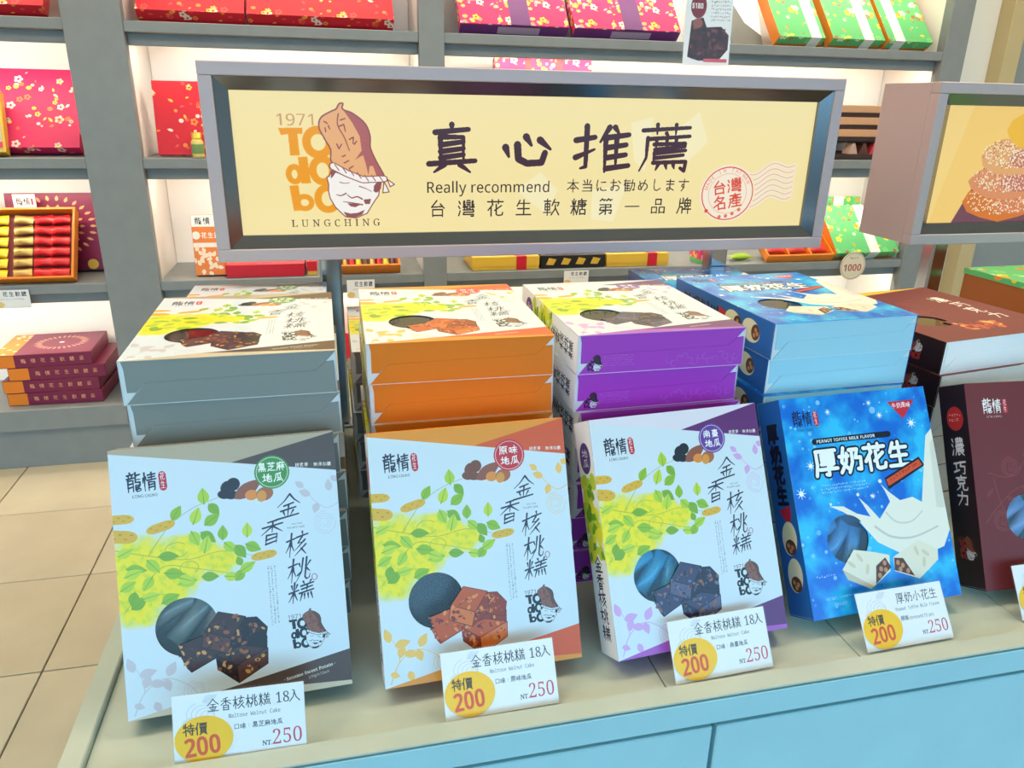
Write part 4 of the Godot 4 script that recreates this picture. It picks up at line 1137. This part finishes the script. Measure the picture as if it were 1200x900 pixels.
# a box with chamfered edges
static func add_box(st: SurfaceTool, lo: Vector3, hi: Vector3, c := 0.001) -> void:
	var mid := (lo + hi) / 2.0
	c = minf(c, minf(hi.x - lo.x, minf(hi.y - lo.y, hi.z - lo.z)) * 0.45)
	var p := func(sx: int, sy: int, sz: int, axis: int) -> Vector3:
		var v := Vector3(hi.x if sx > 0 else lo.x, hi.y if sy > 0 else lo.y, hi.z if sz > 0 else lo.z)
		var s := Vector3(sx, sy, sz)
		for i in 3:
			if i != axis:
				v[i] -= s[i] * c
		return v
	for axis in 3:
		var u := (axis + 1) % 3
		var w := (axis + 2) % 3
		for side in [-1, 1]:
			var q := []
			for k in [[-1, -1], [1, -1], [1, 1], [-1, 1]]:
				var s := [0, 0, 0]
				s[axis] = side
				s[u] = k[0]
				s[w] = k[1]
				q.append(p.call(s[0], s[1], s[2], axis))
			var out := Vector3.ZERO
			out[axis] = side
			quad(st, q[0], q[1], q[2], q[3], out)
		for a in [-1, 1]:
			for b in [-1, 1]:
				var s0 := [0, 0, 0]
				s0[axis] = -1
				s0[u] = a
				s0[w] = b
				var s1 := s0.duplicate()
				s1[axis] = 1
				var e0: Vector3 = p.call(s0[0], s0[1], s0[2], u)
				quad(st, e0, p.call(s0[0], s0[1], s0[2], w), p.call(s1[0], s1[1], s1[2], w), p.call(s1[0], s1[1], s1[2], u), e0 - mid)
	for sx in [-1, 1]:
		for sy in [-1, 1]:
			for sz in [-1, 1]:
				tri(st, p.call(sx, sy, sz, 0), p.call(sx, sy, sz, 1), p.call(sx, sy, sz, 2), Vector3(sx, sy, sz))

static func box(lo: Vector3, hi: Vector3, c := 0.001) -> ArrayMesh:
	var st := start()
	add_box(st, lo, hi, c)
	return done(st)

# a flat sheet with a print: corners clockwise from the print's top left; uv 0..1
static func sheet(a: Vector3, b: Vector3, c: Vector3, d: Vector3) -> ArrayMesh:
	var st := start()
	var n := (b - a).cross(d - a).normalized()
	n = -n
	for v in [[a, Vector2(0, 0)], [b, Vector2(1, 0)], [c, Vector2(1, 1)], [a, Vector2(0, 0)], [c, Vector2(1, 1)], [d, Vector2(0, 1)]]:
		st.set_normal(n)
		st.set_uv(v[1])
		st.add_vertex(v[0])
	return st.commit()

# a box whose faces carry uv in metres times k (for patterned paper)
static func paper_box(lo: Vector3, hi: Vector3, k: float) -> ArrayMesh:
	var st := start()
	for axis in 3:
		var u := (axis + 1) % 3
		var w := (axis + 2) % 3
		if axis != 2:
			u = 2 if axis == 0 else 0
			w = 1 if axis == 0 else 2
		for side in [-1, 1]:
			var q := []
			for s in [[-1, -1], [1, -1], [1, 1], [-1, 1]]:
				var v := Vector3.ZERO
				v[axis] = hi[axis] if side > 0 else lo[axis]
				v[u] = hi[u] if s[0] > 0 else lo[u]
				v[w] = hi[w] if s[1] > 0 else lo[w]
				q.append(v)
			var out := Vector3.ZERO
			out[axis] = side
			var o := [0, 1, 2, 0, 2, 3]
			if (q[2] - q[0]).cross(q[1] - q[0]).dot(out) < 0.0:
				o = [0, 2, 1, 0, 3, 2]
			for i in o:
				st.set_uv(Vector2(q[i][u], q[i][w]) * k + Vector2(axis * 0.37, axis * 0.21))
				st.add_vertex(q[i])
	return done(st)

# a polygon with thickness: points in (x, y), front at z1, back at z0, uv over the given rectangle
static func plate(pts: PackedVector2Array, z0: float, z1: float, area := Rect2(0, 0, 1, 1)) -> ArrayMesh:
	var st := start()
	var ix := Geometry2D.triangulate_polygon(pts)
	var put := func(a: Vector3, b: Vector3, c: Vector3, out: Vector3) -> void:
		if (c - a).cross(b - a).dot(out) < 0.0:
			var t := b
			b = c
			c = t
		for v in [a, b, c]:
			st.set_uv(Vector2((v.x - area.position.x) / area.size.x, 1.0 - (v.y - area.position.y) / area.size.y))
			st.add_vertex(v)
	for t in range(0, ix.size(), 3):
		var a := pts[ix[t]]
		var b := pts[ix[t + 1]]
		var c := pts[ix[t + 2]]
		put.call(Vector3(a.x, a.y, z1), Vector3(b.x, b.y, z1), Vector3(c.x, c.y, z1), Vector3(0, 0, 1))
		put.call(Vector3(a.x, a.y, z0), Vector3(b.x, b.y, z0), Vector3(c.x, c.y, z0), Vector3(0, 0, -1))
	var n := pts.size()
	for i in n:
		var a := pts[i]
		var b := pts[(i + 1) % n]
		var s := (b - a).orthogonal().normalized()
		if Geometry2D.is_point_in_polygon((a + b) / 2.0 + s * 0.00002, pts):
			s = -s
		var out := Vector3(s.x, s.y, 0)
		put.call(Vector3(a.x, a.y, z0), Vector3(b.x, b.y, z0), Vector3(b.x, b.y, z1), out)
		put.call(Vector3(a.x, a.y, z0), Vector3(b.x, b.y, z1), Vector3(a.x, a.y, z1), out)
	return done(st)

static func disc(r: float, n := 32) -> PackedVector2Array:
	var p := PackedVector2Array()
	for i in n:
		p.append(Vector2(cos(TAU * i / n), sin(TAU * i / n)) * r)
	return p

static func lathe(profile: Array, n := 20) -> ArrayMesh:
	var st := SurfaceTool.new()
	st.begin(Mesh.PRIMITIVE_TRIANGLES)
	for i in n:
		var a0 := TAU * i / n
		var a1 := TAU * (i + 1) / n
		for j in profile.size() - 1:
			var p: Vector2 = profile[j]
			var q: Vector2 = profile[j + 1]
			var out := Vector3(cos(a0), 0, sin(a0)) + Vector3(0, p.x - q.x, 0)
			quad(st, Vector3(cos(a0) * p.x, p.y, sin(a0) * p.x), Vector3(cos(a1) * p.x, p.y, sin(a1) * p.x), Vector3(cos(a1) * q.x, q.y, sin(a1) * q.x), Vector3(cos(a0) * q.x, q.y, sin(a0) * q.x), out)
	st.generate_normals()
	return st.commit()

# a sealed pillow pack, lying flat, length along x
static func pillow(l: float, w: float, t: float) -> ArrayMesh:
	var st := SurfaceTool.new()
	st.begin(Mesh.PRIMITIVE_TRIANGLES)
	st.set_smooth_group(0)
	var nx := 6
	var ny := 4
	var at := func(i: int, j: int, s: float) -> Vector3:
		var u := float(i) / nx
		var v := float(j) / ny
		var full := clampf(minf(u, 1.0 - u) * 5.0 - 0.35, 0.04, 1.0)
		var wide := 1.0 - 0.12 * full
		return Vector3((u - 0.5) * l, s * t * 0.5 * full * sin(PI * v) + t * 0.5, (v - 0.5) * w * wide)
	for s in [-1.0, 1.0]:
		for i in nx:
			for j in ny:
				quad(st, at.call(i, j, s), at.call(i + 1, j, s), at.call(i + 1, j + 1, s), at.call(i, j + 1, s), Vector3(0, s, 0))
	st.generate_normals()
	return st.commit()

# ---------------------------------------------------------------- materials
static func paint(c: Color, rough := 0.5, metal := 0.0) -> StandardMaterial3D:
	var m := StandardMaterial3D.new()
	m.albedo_color = c
	m.roughness = rough
	m.metallic = metal
	return m

static func printed(c: Canvas, rough := 0.4) -> StandardMaterial3D:
	var m := StandardMaterial3D.new()
	m.albedo_texture = ImageTexture.create_from_image(c.im)
	m.roughness = rough
	return m

static func clear(tint: Color, rough := 0.04) -> StandardMaterial3D:
	var m := StandardMaterial3D.new()
	m.transparency = BaseMaterial3D.TRANSPARENCY_ALPHA
	m.albedo_color = tint
	m.roughness = rough
	return m

static func speckled(c: Color, amount: float, scale: float, rough: float, seed_ := 3) -> StandardMaterial3D:
	var m := paint(c, rough)
	var n := FastNoiseLite.new()
	n.seed = seed_
	n.frequency = 0.02
	n.fractal_octaves = 4
	var t := NoiseTexture2D.new()
	t.width = 256
	t.height = 256
	t.seamless = true
	t.noise = n
	var g := Gradient.new()
	g.set_color(0, Color(1 - amount, 1 - amount, 1 - amount))
	g.set_color(1, Color(1, 1, 1))
	t.color_ramp = g
	m.albedo_texture = t
	m.uv1_triplanar = true
	m.uv1_world_triplanar = true
	m.uv1_scale = Vector3.ONE * scale
	return m

# ---------------------------------------------------------------- things and parts
var taken := {}
func numbered(called: String) -> String:
	if not taken.has(called):
		taken[called] = 0
		return called
	taken[called] += 1
	return "%s_%03d" % [called, taken[called]]

func tag(o: Node, label: String, category: String, group := "") -> Node:
	o.set_meta("label", label)
	o.set_meta("category", category)
	if group:
		o.set_meta("group", group)
	return o

func thing(called: String, label: String, category: String, at := Vector3.ZERO, group := "") -> Node3D:
	var o := Node3D.new()
	o.name = numbered(called)
	add_child(o)
	o.position = at
	tag(o, label, category, group)
	return o

func part(called: String, mesh: Mesh, mat: Material, parent: Node) -> MeshInstance3D:
	var o := MeshInstance3D.new()
	o.name = called
	o.mesh = mesh
	o.material_override = mat
	parent.add_child(o, true)
	return o

func struct(called: String, mesh: Mesh, mat: Material) -> MeshInstance3D:
	var o := MeshInstance3D.new()
	o.name = numbered(called)
	o.mesh = mesh
	o.material_override = mat
	add_child(o)
	o.set_meta("kind", "structure")
	return o

func dup(root: Node3D, label: String, group := "") -> Node3D:
	var r: Node3D = root.duplicate()
	var plain_name := str(root.name)
	if plain_name.right(3).is_valid_int():
		plain_name = plain_name.left(-4)
	r.name = numbered(plain_name)
	add_child(r)
	r.set_meta("label", label)
	if group:
		r.set_meta("group", group)
	return r

# a thing whose front lies along +y and whose foot is at z = 0: stand it up, leaning back by the angle
func lean(o: Node3D, at: Vector3, back: float, turn := 0.0) -> void:
	o.position = at
	o.basis = Basis(Vector3.UP, turn) * Basis(Vector3.RIGHT, PI / 2.0 - back)

# ---------------------------------------------------------------- lettering: each character is a list of strokes in a 100 x 100 box, "@x a b c d" places a component
const COMP := {
"木": "0,28 100,28;50,0 50,100;50,30 30,55 2,78;50,30 68,55 98,76",
"口": "15,15 15,90;15,15 85,15 85,90;15,82 85,82",
"艹": "0,50 100,50;30,0 30,100;70,0 70,100",
"米": "50,0 50,100;0,45 100,45;20,12 34,34;80,12 66,34;48,48 5,90;52,48 95,88",
"亻": "70,0 40,30 5,52;42,32 42,100",
"扌": "5,28 95,28;55,0 55,88 30,92;5,68 95,50",
"忄": "50,0 50,100;22,28 12,55;72,22 90,42",
"糸": "50,0 22,22 60,22;62,12 20,46 80,44;50,46 50,100;28,62 12,86;72,62 90,84",
"車": "10,12 90,12;22,28 22,66;22,28 78,28 78,66;22,47 78,47;22,66 78,66;4,82 96,82;50,0 50,100",
"竹": "25,0 8,45;20,20 48,20;34,22 38,42;70,0 55,45;65,20 95,20;80,22 84,42",
"灬": "12,10 5,90;38,10 42,85;62,10 68,85;88,10 97,90",
"氵": "20,8 50,24;8,38 38,52;10,95 48,66",
}
const GLYPH := {
"真": "50,0 50,14;18,14 82,14;28,26 28,80;28,26 72,26 72,80;28,40 72,40;28,54 72,54;28,67 72,67;5,80 95,80;35,84 15,100;65,84 85,100",
"心": "8,48 14,72;30,38 32,78 48,90 76,88 82,66;46,20 56,42;72,28 92,52",
"推": "@扌 0 0 38 100;62,2 46,34;56,22 56,100;58,22 98,22;58,44 94,44;58,66 94,66;58,90 100,90;76,22 76,90;72,2 80,16",
"薦": "@艹 5 0 95 20;50,18 56,27;15,28 96,28;15,28 14,70 2,98;28,39 88,39 88,50;30,50 88,50;32,29 32,50;52,29 52,50;70,29 70,50;30,58 90,58;30,58 28,78;30,68 86,68;28,78 92,78 90,98 82,96;38,85 34,96;53,85 55,94;68,85 70,93",
"本": "5,28 95,28;50,0 50,100;48,30 28,60 3,80;52,30 72,58 97,78;32,72 68,72",
"当": "50,2 50,36;20,10 32,32;80,10 68,32;12,42 88,42 88,96;18,68 86,68;10,94 90,94",
"に": "18,8 12,40 14,75 20,94;20,94 28,72;46,26 88,24;44,66 46,84 64,90 94,88",
"お": "8,28 62,26;32,4 32,80 24,92 12,82 16,66 44,52 74,54 86,70 76,86 58,92;76,14 94,32",
"勧": "4,14 58,14;18,4 12,30;14,26 6,48;16,34 16,98;16,34 58,34;16,54 54,54;16,74 54,74;16,94 60,94;36,28 36,94;62,32 98,32 94,90 80,86;80,6 76,50 58,96",
"め": "20,18 26,50 40,84;70,8 56,46 30,86 12,80 12,58 34,36 66,32 88,48 88,72 66,94",
"し": "30,4 28,60 34,86 54,94 86,76",
"ま": "16,20 86,20;18,42 84,42;50,4 50,84 38,94 22,88 24,74 46,70 84,92",
"す": "6,22 96,22;56,2 56,56 46,68 34,60 40,44 54,46 56,70 34,98",
"台": "48,2 16,42 80,38;68,22 90,48;22,56 22,98;22,56 80,56 80,98;22,92 80,92",
"灣": "@氵 0 0 24 100;@糸 28 4 46 52;52,4 72,4;50,16 74,16;52,26 72,26;52,36 52,52;52,36 72,36 72,52;52,50 72,50;@糸 78 4 98 52;30,60 92,60 92,74;34,74 92,74;34,74 30,88 92,88 90,100 76,98",
"花": "@艹 2 0 98 24;36,28 6,64;24,46 24,100;88,36 46,66;56,28 56,90 66,96 92,94 96,78",
"生": "28,4 10,40;22,24 88,24;14,56 86,56;4,94 96,94;52,2 52,94",
"軟": "@車 0 0 50 100;70,2 54,40;66,20 98,20 90,42;76,34 74,60 50,98;76,56 98,98",
"糖": "@米 0 0 38 100;66,0 72,10;46,12 98,12;48,12 46,60 38,98;56,24 90,24 90,46;52,35 98,35;56,46 90,46;72,14 72,62;58,66 58,98;58,66 92,66 92,98;58,94 92,94",
"第": "@竹 5 0 95 30;12,38 84,38 84,54;18,54 84,54;18,54 12,72 90,72 86,94 74,90;50,38 50,100;46,74 12,98",
"一": "5,50 95,50",
"品": "@口 24 0 76 46;@口 0 50 48 100;@口 52 50 100 100",
"牌": "22,4 20,60 6,98;42,0 42,34;20,34 48,34;20,56 40,56 40,98;72,0 64,12;56,14 56,52;56,14 94,14 94,52;56,33 94,33;56,50 94,50;75,14 75,50 50,70;48,72 100,72;80,54 80,100",
"名": "44,0 14,40;38,16 80,16 56,50 8,76;34,30 50,42;38,56 38,100;38,56 84,56 84,100;38,94 84,94",
"產": "50,0 54,10;14,12 88,12;70,14 32,32;34,16 72,32;12,36 94,36;16,36 14,66 2,98;36,44 26,64;30,54 88,54;34,72 84,72;24,94 94,94;60,42 60,94",
"龍": "24,0 28,10;4,12 50,12;14,16 18,28;40,16 34,28;2,30 54,30;10,40 10,100;10,40 46,40 46,98;10,58 46,58;10,76 46,76;64,0 64,36 96,36;64,14 94,14;64,36 62,50;62,50 94,50 94,66 64,66 64,90 72,98 98,94 98,84;68,76 90,76;68,86 90,86",
"情": "@忄 0 0 32 100;40,12 96,12;44,26 92,26;36,40 100,40;68,0 68,40;46,52 46,100;46,52 90,52 90,96 80,98;46,66 90,66;46,80 90,80",
"金": "50,0 30,26 2,48;50,0 72,26 98,46;30,44 70,44;18,64 82,64;50,44 50,94;30,72 38,88;72,70 62,88;4,95 96,95",
"香": "66,2 28,14;8,26 92,26;50,10 50,54;48,28 6,58;52,28 94,56;28,62 28,100;28,62 72,62 72,100;28,79 72,79;28,96 72,96",
"核": "@木 0 0 40 100;70,0 74,14;46,18 98,18;72,20 54,46 84,44;86,36 44,74;92,56 44,98;72,70 98,98",
"桃": "@木 0 0 38 100;62,4 60,60 40,98;46,24 54,40;44,72 60,56;78,2 78,84 86,94 98,90 100,74;96,20 82,40;82,48 98,64",
"糕": "@米 0 0 38 100;54,2 60,16;86,2 80,16;46,20 98,20;50,36 94,36;42,54 100,54;72,20 72,54;54,62 48,96;64,64 66,90;78,64 82,90;90,62 100,94",
"黑": "24,4 24,44;24,4 76,4 76,44;34,14 38,26;66,14 62,26;24,42 76,42;50,4 50,72;16,56 84,56;4,72 96,72;@灬 4 80 96 100",
"芝": "@艹 2 0 98 24;48,26 54,38;16,44 82,44 40,76;20,70 6,98;18,80 40,92 98,94",
"麻": "50,0 54,10;12,14 96,14;14,14 12,60 2,98;20,42 54,42;38,24 38,98;36,44 18,72;42,44 54,64;60,42 98,42;78,24 78,98;76,44 60,74;80,44 98,72",
"地": "2,34 38,34;20,6 20,76;0,84 40,70;42,48 92,30 90,66 80,64;68,4 68,72;52,14 52,82 62,94 94,92 98,74",
"瓜": "82,2 30,14;28,14 26,56 4,98;50,10 48,84 36,90;48,84 70,78;62,54 74,86;72,8 78,54 98,96",
"原": "8,6 96,6;10,6 10,58 2,98;54,10 46,20;28,22 28,58;28,22 84,22 84,58;28,40 84,40;28,56 84,56;56,58 56,94 46,92;38,68 24,90;74,66 92,88",
"味": "@口 0 16 32 84;40,26 96,26;36,50 100,50;68,0 68,100;66,52 36,88;70,52 98,86",
"南": "14,16 86,16;50,0 50,34;10,36 10,98;10,36 90,36 90,92 80,98;34,44 40,56;66,44 60,56;26,60 74,60;22,76 78,76;50,60 50,98",
"棗": "10,10 90,10;22,20 22,38;22,20 78,20 78,38;22,36 78,36;50,0 50,50;46,38 14,50;54,38 88,50;10,60 90,60;22,68 22,84;22,68 78,68 78,84;22,84 78,84;50,52 50,100;46,86 10,98;54,86 92,98",
"純": "@糸 0 0 40 100;48,20 98,12;52,32 52,60 94,60;94,30 94,60;72,2 72,82 78,94 98,92 100,76",
"麥": "10,12 90,12;50,0 50,46;24,20 14,40;20,30 36,38;76,20 66,40;72,30 90,38;48,46 4,60;40,54 20,78;36,62 78,62 20,98;38,72 90,98",
"芽": "@艹 2 0 98 24;14,34 86,34;30,34 24,58;4,60 96,60;62,34 62,98 46,94;58,62 8,92",
"無": "26,2 8,30;18,16 92,16;4,44 98,44;24,16 24,70;42,16 42,70;60,16 60,70;80,16 80,70;8,70 96,70;@灬 6 78 96 100",
"添": "@氵 0 0 26 100;40,12 92,12;34,34 100,34;66,12 58,40 36,62;68,36 98,58;66,56 66,94 54,92;48,68 38,84;82,62 86,76;92,60 100,78",
"加": "4,28 48,28 44,92 30,86;26,4 22,50 2,96;60,24 60,92;60,24 96,24 96,92;60,84 96,84",
"厚": "8,6 96,6;10,6 10,58 2,98;32,18 32,46;32,18 84,18 84,46;32,32 84,32;32,46 84,46;28,56 84,56 58,68;20,76 98,76;58,66 58,98 46,96",
"奶": "22,2 8,56 36,84;34,24 28,60 2,96;0,34 40,34;46,12 84,12 72,44 96,44 92,90 78,88;58,14 56,60 38,98",
"小": "50,2 50,94 36,88;24,34 6,74;74,32 96,72",
"入": "36,4 52,12 40,60 4,98;50,20 66,66 98,96",
"特": "12,8 6,34;8,28 42,28;24,0 24,100;0,66 44,52;50,18 92,18;70,0 70,40;44,40 100,40;46,60 98,60;82,44 82,94 70,92;56,70 64,82",
"價": "@亻 0 0 30 100;36,8 98,8;40,20 40,42;40,20 94,20 94,42;40,40 94,40;58,8 58,40;76,8 76,40;46,48 46,84;46,48 90,48 90,84;46,60 90,60;46,72 90,72;46,84 90,84;56,86 38,100;80,86 98,100",
"口": "@口 0 0 100 100",
"牛": "28,6 10,42;22,28 86,28;4,58 96,58;52,2 52,100",
"風": "14,6 12,60 2,96;14,6 86,6 88,80 100,94;66,16 32,24;32,34 32,58;32,34 70,34 70,58;32,58 70,58;50,22 50,78;28,82 72,76;66,70 76,86",
"濃": "@氵 0 0 26 100;38,6 38,36;38,6 90,6 90,36;38,20 90,20;38,36 90,36;54,0 54,36;74,0 74,36;34,46 98,46;38,46 36,74 26,98;48,58 90,58;42,70 96,70;52,70 52,96 66,90;92,76 76,84;64,72 98,98",
"巧": "2,20 40,20;20,20 20,72;0,78 44,68;48,12 98,12;60,12 54,40 90,40 86,90 70,88",
"克": "8,14 92,14;50,0 50,28;24,28 24,52;24,28 76,28 76,52;24,52 76,52;40,54 34,78 6,98;60,54 60,88 70,96 94,94 98,78",
"力": "8,30 86,30 80,90 62,86;46,4 42,48 8,96",
"規": "4,20 42,20;2,44 46,44;24,2 24,44 4,96;26,52 44,80;54,6 54,64;54,6 92,6 92,64;54,24 92,24;54,42 92,42;54,62 92,62;64,64 44,98;78,64 78,90 98,92",
"格": "@木 0 0 40 100;60,0 44,36;58,14 88,14 70,42 40,62;56,24 72,42 98,58;52,64 52,98;52,64 88,64 88,98;52,94 88,94",
"：": "48,36 52,36;48,70 52,70",
"．": "48,50 52,50",
}

static func rgb(r: float, g: float, b: float, a := 255.0) -> Color:
	return Color(r / 255.0, g / 255.0, b / 255.0, a / 255.0)

static var glyph_cache := {}
static func strokes_of(ch: String) -> Array:
	if glyph_cache.has(ch):
		return glyph_cache[ch]
	var out := parse_strokes(GLYPH[ch])
	glyph_cache[ch] = out
	return out

static func parse_strokes(text: String) -> Array:
	var out := []
	for piece in text.split(";"):
		if piece.begins_with("@"):
			var f := piece.split(" ")
			var x0 := f[1].to_float()
			var y0 := f[2].to_float()
			var kx := (f[3].to_float() - x0) / 100.0
			var ky := (f[4].to_float() - y0) / 100.0
			for s in parse_strokes(COMP[f[0].substr(1)]):
				var moved := PackedVector2Array()
				for p in s:
					moved.append(Vector2(x0 + p.x * kx, y0 + p.y * ky))
				out.append(moved)
		else:
			var pts := PackedVector2Array()
			for w in piece.split(" "):
				var q := w.split(",")
				pts.append(Vector2(q[0].to_float(), q[1].to_float()))
			out.append(pts)
	return out

# ---------------------------------------------------------------- a small software painter for printed matter
class Canvas:
	var im: Image
	var k: float
	var place := Transform2D()
	static var words := {}

	func _init(w: float, h: float, per_unit: float, c: Color) -> void:
		k = per_unit
		im = Image.create(int(w * k), int(h * k), false, Image.FORMAT_RGBA8)
		im.fill(c)

	func copy() -> Canvas:
		var c := Canvas.new(1, 1, k, Color.WHITE)
		c.im = im.duplicate()
		return c

	func poly(pts: PackedVector2Array, c: Color) -> void:
		var n := pts.size()
		var q := PackedVector2Array()
		var lo := 1e9
		var hi := -1e9
		for p in pts:
			var t: Vector2 = (place * p) * k
			q.append(t)
			lo = minf(lo, t.y)
			hi = maxf(hi, t.y)
		var wide := im.get_width()
		var y0 := maxi(0, int(floor(lo)))
		var y1 := mini(im.get_height() - 1, int(ceil(hi)))
		var see := c.a < 0.999
		var row: Image
		if see:
			row = Image.create(wide, 1, false, Image.FORMAT_RGBA8)
			row.fill(c)
		for y in range(y0, y1 + 1):
			var yc := y + 0.5
			var xs := PackedFloat32Array()
			for i in n:
				var a := q[i]
				var b := q[(i + 1) % n]
				if (a.y <= yc) != (b.y <= yc):
					xs.append(a.x + (yc - a.y) * (b.x - a.x) / (b.y - a.y))
			xs.sort()
			for j in range(0, xs.size() - 1, 2):
				var xa := maxi(0, int(ceil(xs[j] - 0.5)))
				var xb := mini(wide - 1, int(ceil(xs[j + 1] - 0.5)) - 1)
				if xb >= xa:
					if see:
						im.blend_rect(row, Rect2i(0, 0, xb - xa + 1, 1), Vector2i(xa, y))
					else:
						im.fill_rect(Rect2i(xa, y, xb - xa + 1, 1), c)

	func rect(x: float, y: float, w: float, h: float, c: Color) -> void:
		poly(PackedVector2Array([Vector2(x, y), Vector2(x + w, y), Vector2(x + w, y + h), Vector2(x, y + h)]), c)

	func ellipse(x: float, y: float, rx: float, ry: float, c: Color, turn := 0.0, n := 28) -> void:
		var p := PackedVector2Array()
		for i in n:
			var a := TAU * i / n
			p.append(Vector2(x, y) + Vector2(cos(a) * rx, sin(a) * ry).rotated(turn))
		poly(p, c)

	func ring(x: float, y: float, rx: float, ry: float, w: float, c: Color, a0 := 0.0, a1 := TAU, turn := 0.0) -> void:
		var p := PackedVector2Array()
		for i in 33:
			var a := a0 + (a1 - a0) * i / 32.0
			p.append(Vector2(x, y) + Vector2(cos(a) * rx, sin(a) * ry).rotated(turn))
		line(p, w, w, c)

	func line(p: PackedVector2Array, w0: float, w1: float, c: Color) -> void:
		var n := p.size()
		for i in n - 1:
			var wa := lerpf(w0, w1, float(i) / (n - 1)) / 2.0
			var wb := lerpf(w0, w1, float(i + 1) / (n - 1)) / 2.0
			var d := p[i + 1] - p[i]
			if d.length() < 1e-6:
				continue
			var s := d.normalized().orthogonal()
			poly(PackedVector2Array([p[i] + s * wa, p[i + 1] + s * wb, p[i + 1] - s * wb, p[i] - s * wa]), c)
			if c.a > 0.999:
				ellipse(p[i].x, p[i].y, wa, wa, c, 0.0, 8)
				ellipse(p[i + 1].x, p[i + 1].y, wb, wb, c, 0.0, 8)

	func curve(p: PackedVector2Array, w0: float, w1: float, c: Color) -> void:
		var out := PackedVector2Array()
		var n := p.size()
		for i in n - 1:
			for j in 6:
				out.append(p[i].cubic_interpolate(p[i + 1], p[maxi(0, i - 1)], p[mini(n - 1, i + 2)], j / 6.0))
		out.append(p[n - 1])
		line(out, w0, w1, c)

	func glyph(all: Array, x: float, y: float, w: float, h: float, wt: float, c: Color, brush := 0.0) -> void:
		for s in all:
			var p := PackedVector2Array()
			for v in s:
				p.append(Vector2(x + v.x * w / 100.0, y + v.y * h / 100.0))
			if brush > 0.0:
				var flat: bool = absf(p[0].y - p[-1].y) < absf(p[0].x - p[-1].x) * 0.4
				if flat:
					p[0].y += h * 0.03 * brush
					p[-1].y -= h * 0.05 * brush
				line(p, wt * (1.0 + 0.45 * brush), wt * (1.0 - 0.55 * brush) if not flat else wt * 1.15, c)
			else:
				line(p, wt, wt, c)

	func type(text: String, x: float, y: float, h: float, c: Color, family := "Droid Sans", bold := false, squeeze := 1.0) -> float:
		# latin lettering: x left, y baseline, h capital height; returns the width
		var key := family + str(bold) + text
		if not words.has(key):
			var f := SystemFont.new()
			f.font_names = PackedStringArray([family])
			f.font_weight = 700 if bold else 400
			var tm := TextMesh.new()
			tm.font = f
			tm.text = text
			tm.font_size = 64
			tm.pixel_size = 1.0 / 64.0
			tm.depth = 0.0
			tm.curve_step = 2.0
			tm.horizontal_alignment = HORIZONTAL_ALIGNMENT_LEFT
			tm.vertical_alignment = VERTICAL_ALIGNMENT_BOTTOM
			var arr := tm.get_mesh_arrays()
			tm.text = "H"
			var lo := 1e9
			var hi := -1e9
			for q in tm.get_mesh_arrays()[Mesh.ARRAY_VERTEX]:
				lo = minf(lo, q.y)
				hi = maxf(hi, q.y)
			words[key] = [arr, lo, hi]
		var v: PackedVector3Array = words[key][0][Mesh.ARRAY_VERTEX]
		var ix = words[key][0][Mesh.ARRAY_INDEX]
		var base: float = words[key][1]
		var sc: float = h / (words[key][2] - base)
		var left := 1e9
		var far := -1e9
		for q in v:
			left = minf(left, q.x)
			far = maxf(far, q.x)
		var order: PackedInt32Array = ix if ix != null else PackedInt32Array(range(v.size()))
		for t in range(0, order.size() - 2, 3):
			var tri := PackedVector2Array()
			for j in 3:
				var q := v[order[t + j]]
				tri.append(Vector2(x + (q.x - left) * sc * squeeze, y - (q.y - base) * sc))
			poly(tri, c)
		return (far - left) * sc * squeeze

	func leaf(x: float, y: float, l: float, w: float, turn: float, c: Color, rib: Color) -> void:
		var p := PackedVector2Array()
		for i in 9:
			var t := i / 8.0
			p.append(Vector2(l * t, -w * sin(PI * pow(t, 0.8)) * 0.5))
		for i in range(7, 0, -1):
			var t := i / 8.0
			p.append(Vector2(l * t, w * sin(PI * pow(t, 0.8)) * 0.5))
		var q := PackedVector2Array()
		for v in p:
			q.append(Vector2(x, y) + v.rotated(turn))
		poly(q, c)
		if rib.a > 0.0:
			line(PackedVector2Array([Vector2(x, y), Vector2(x, y) + Vector2(l * 0.92, 0).rotated(turn)]), w * 0.09, w * 0.04, rib)

	func peanut(x: float, y: float, l: float, w: float, turn: float, c: Color, spot: Color) -> void:
		var p := PackedVector2Array()
		for i in 24:
			var a := TAU * i / 24.0
			var pinch := 0.78 + 0.22 * absf(cos(a))
			p.append(Vector2(x, y) + Vector2(cos(a) * l * 0.5, sin(a) * w * 0.5 * pinch).rotated(turn))
		poly(p, c)
		for i in 5:
			var d := Vector2((i - 2) * l * 0.16, (w * 0.14) * (1 if i % 2 else -1)).rotated(turn)
			ellipse(x + d.x, y + d.y, l * 0.05, w * 0.05, spot, turn, 8)

	func fine(x: float, y: float, w: float, h: float, rows: int, c: Color, dice: RandomNumberGenerator, upright := false) -> void:
		# print too small to read in the photograph
		for r in rows:
			var at := 0.0
			var step: float = (w if upright else h) / rows
			var span: float = h if upright else w
			while at < span * dice.randf_range(0.86, 1.0):
				var u := step * dice.randf_range(0.45, 0.62)
				for s in 3:
					var a := Vector2(dice.randf() * u, dice.randf() * u)
					var b := Vector2(u - a.x, a.y) if s % 2 == 0 else Vector2(a.x, u - a.y)
					var o := Vector2(x + r * step, y + at) if upright else Vector2(x + at, y + r * step)
					line(PackedVector2Array([o + a, o + b]), u * 0.18, u * 0.18, c)
				at += step * 0.72
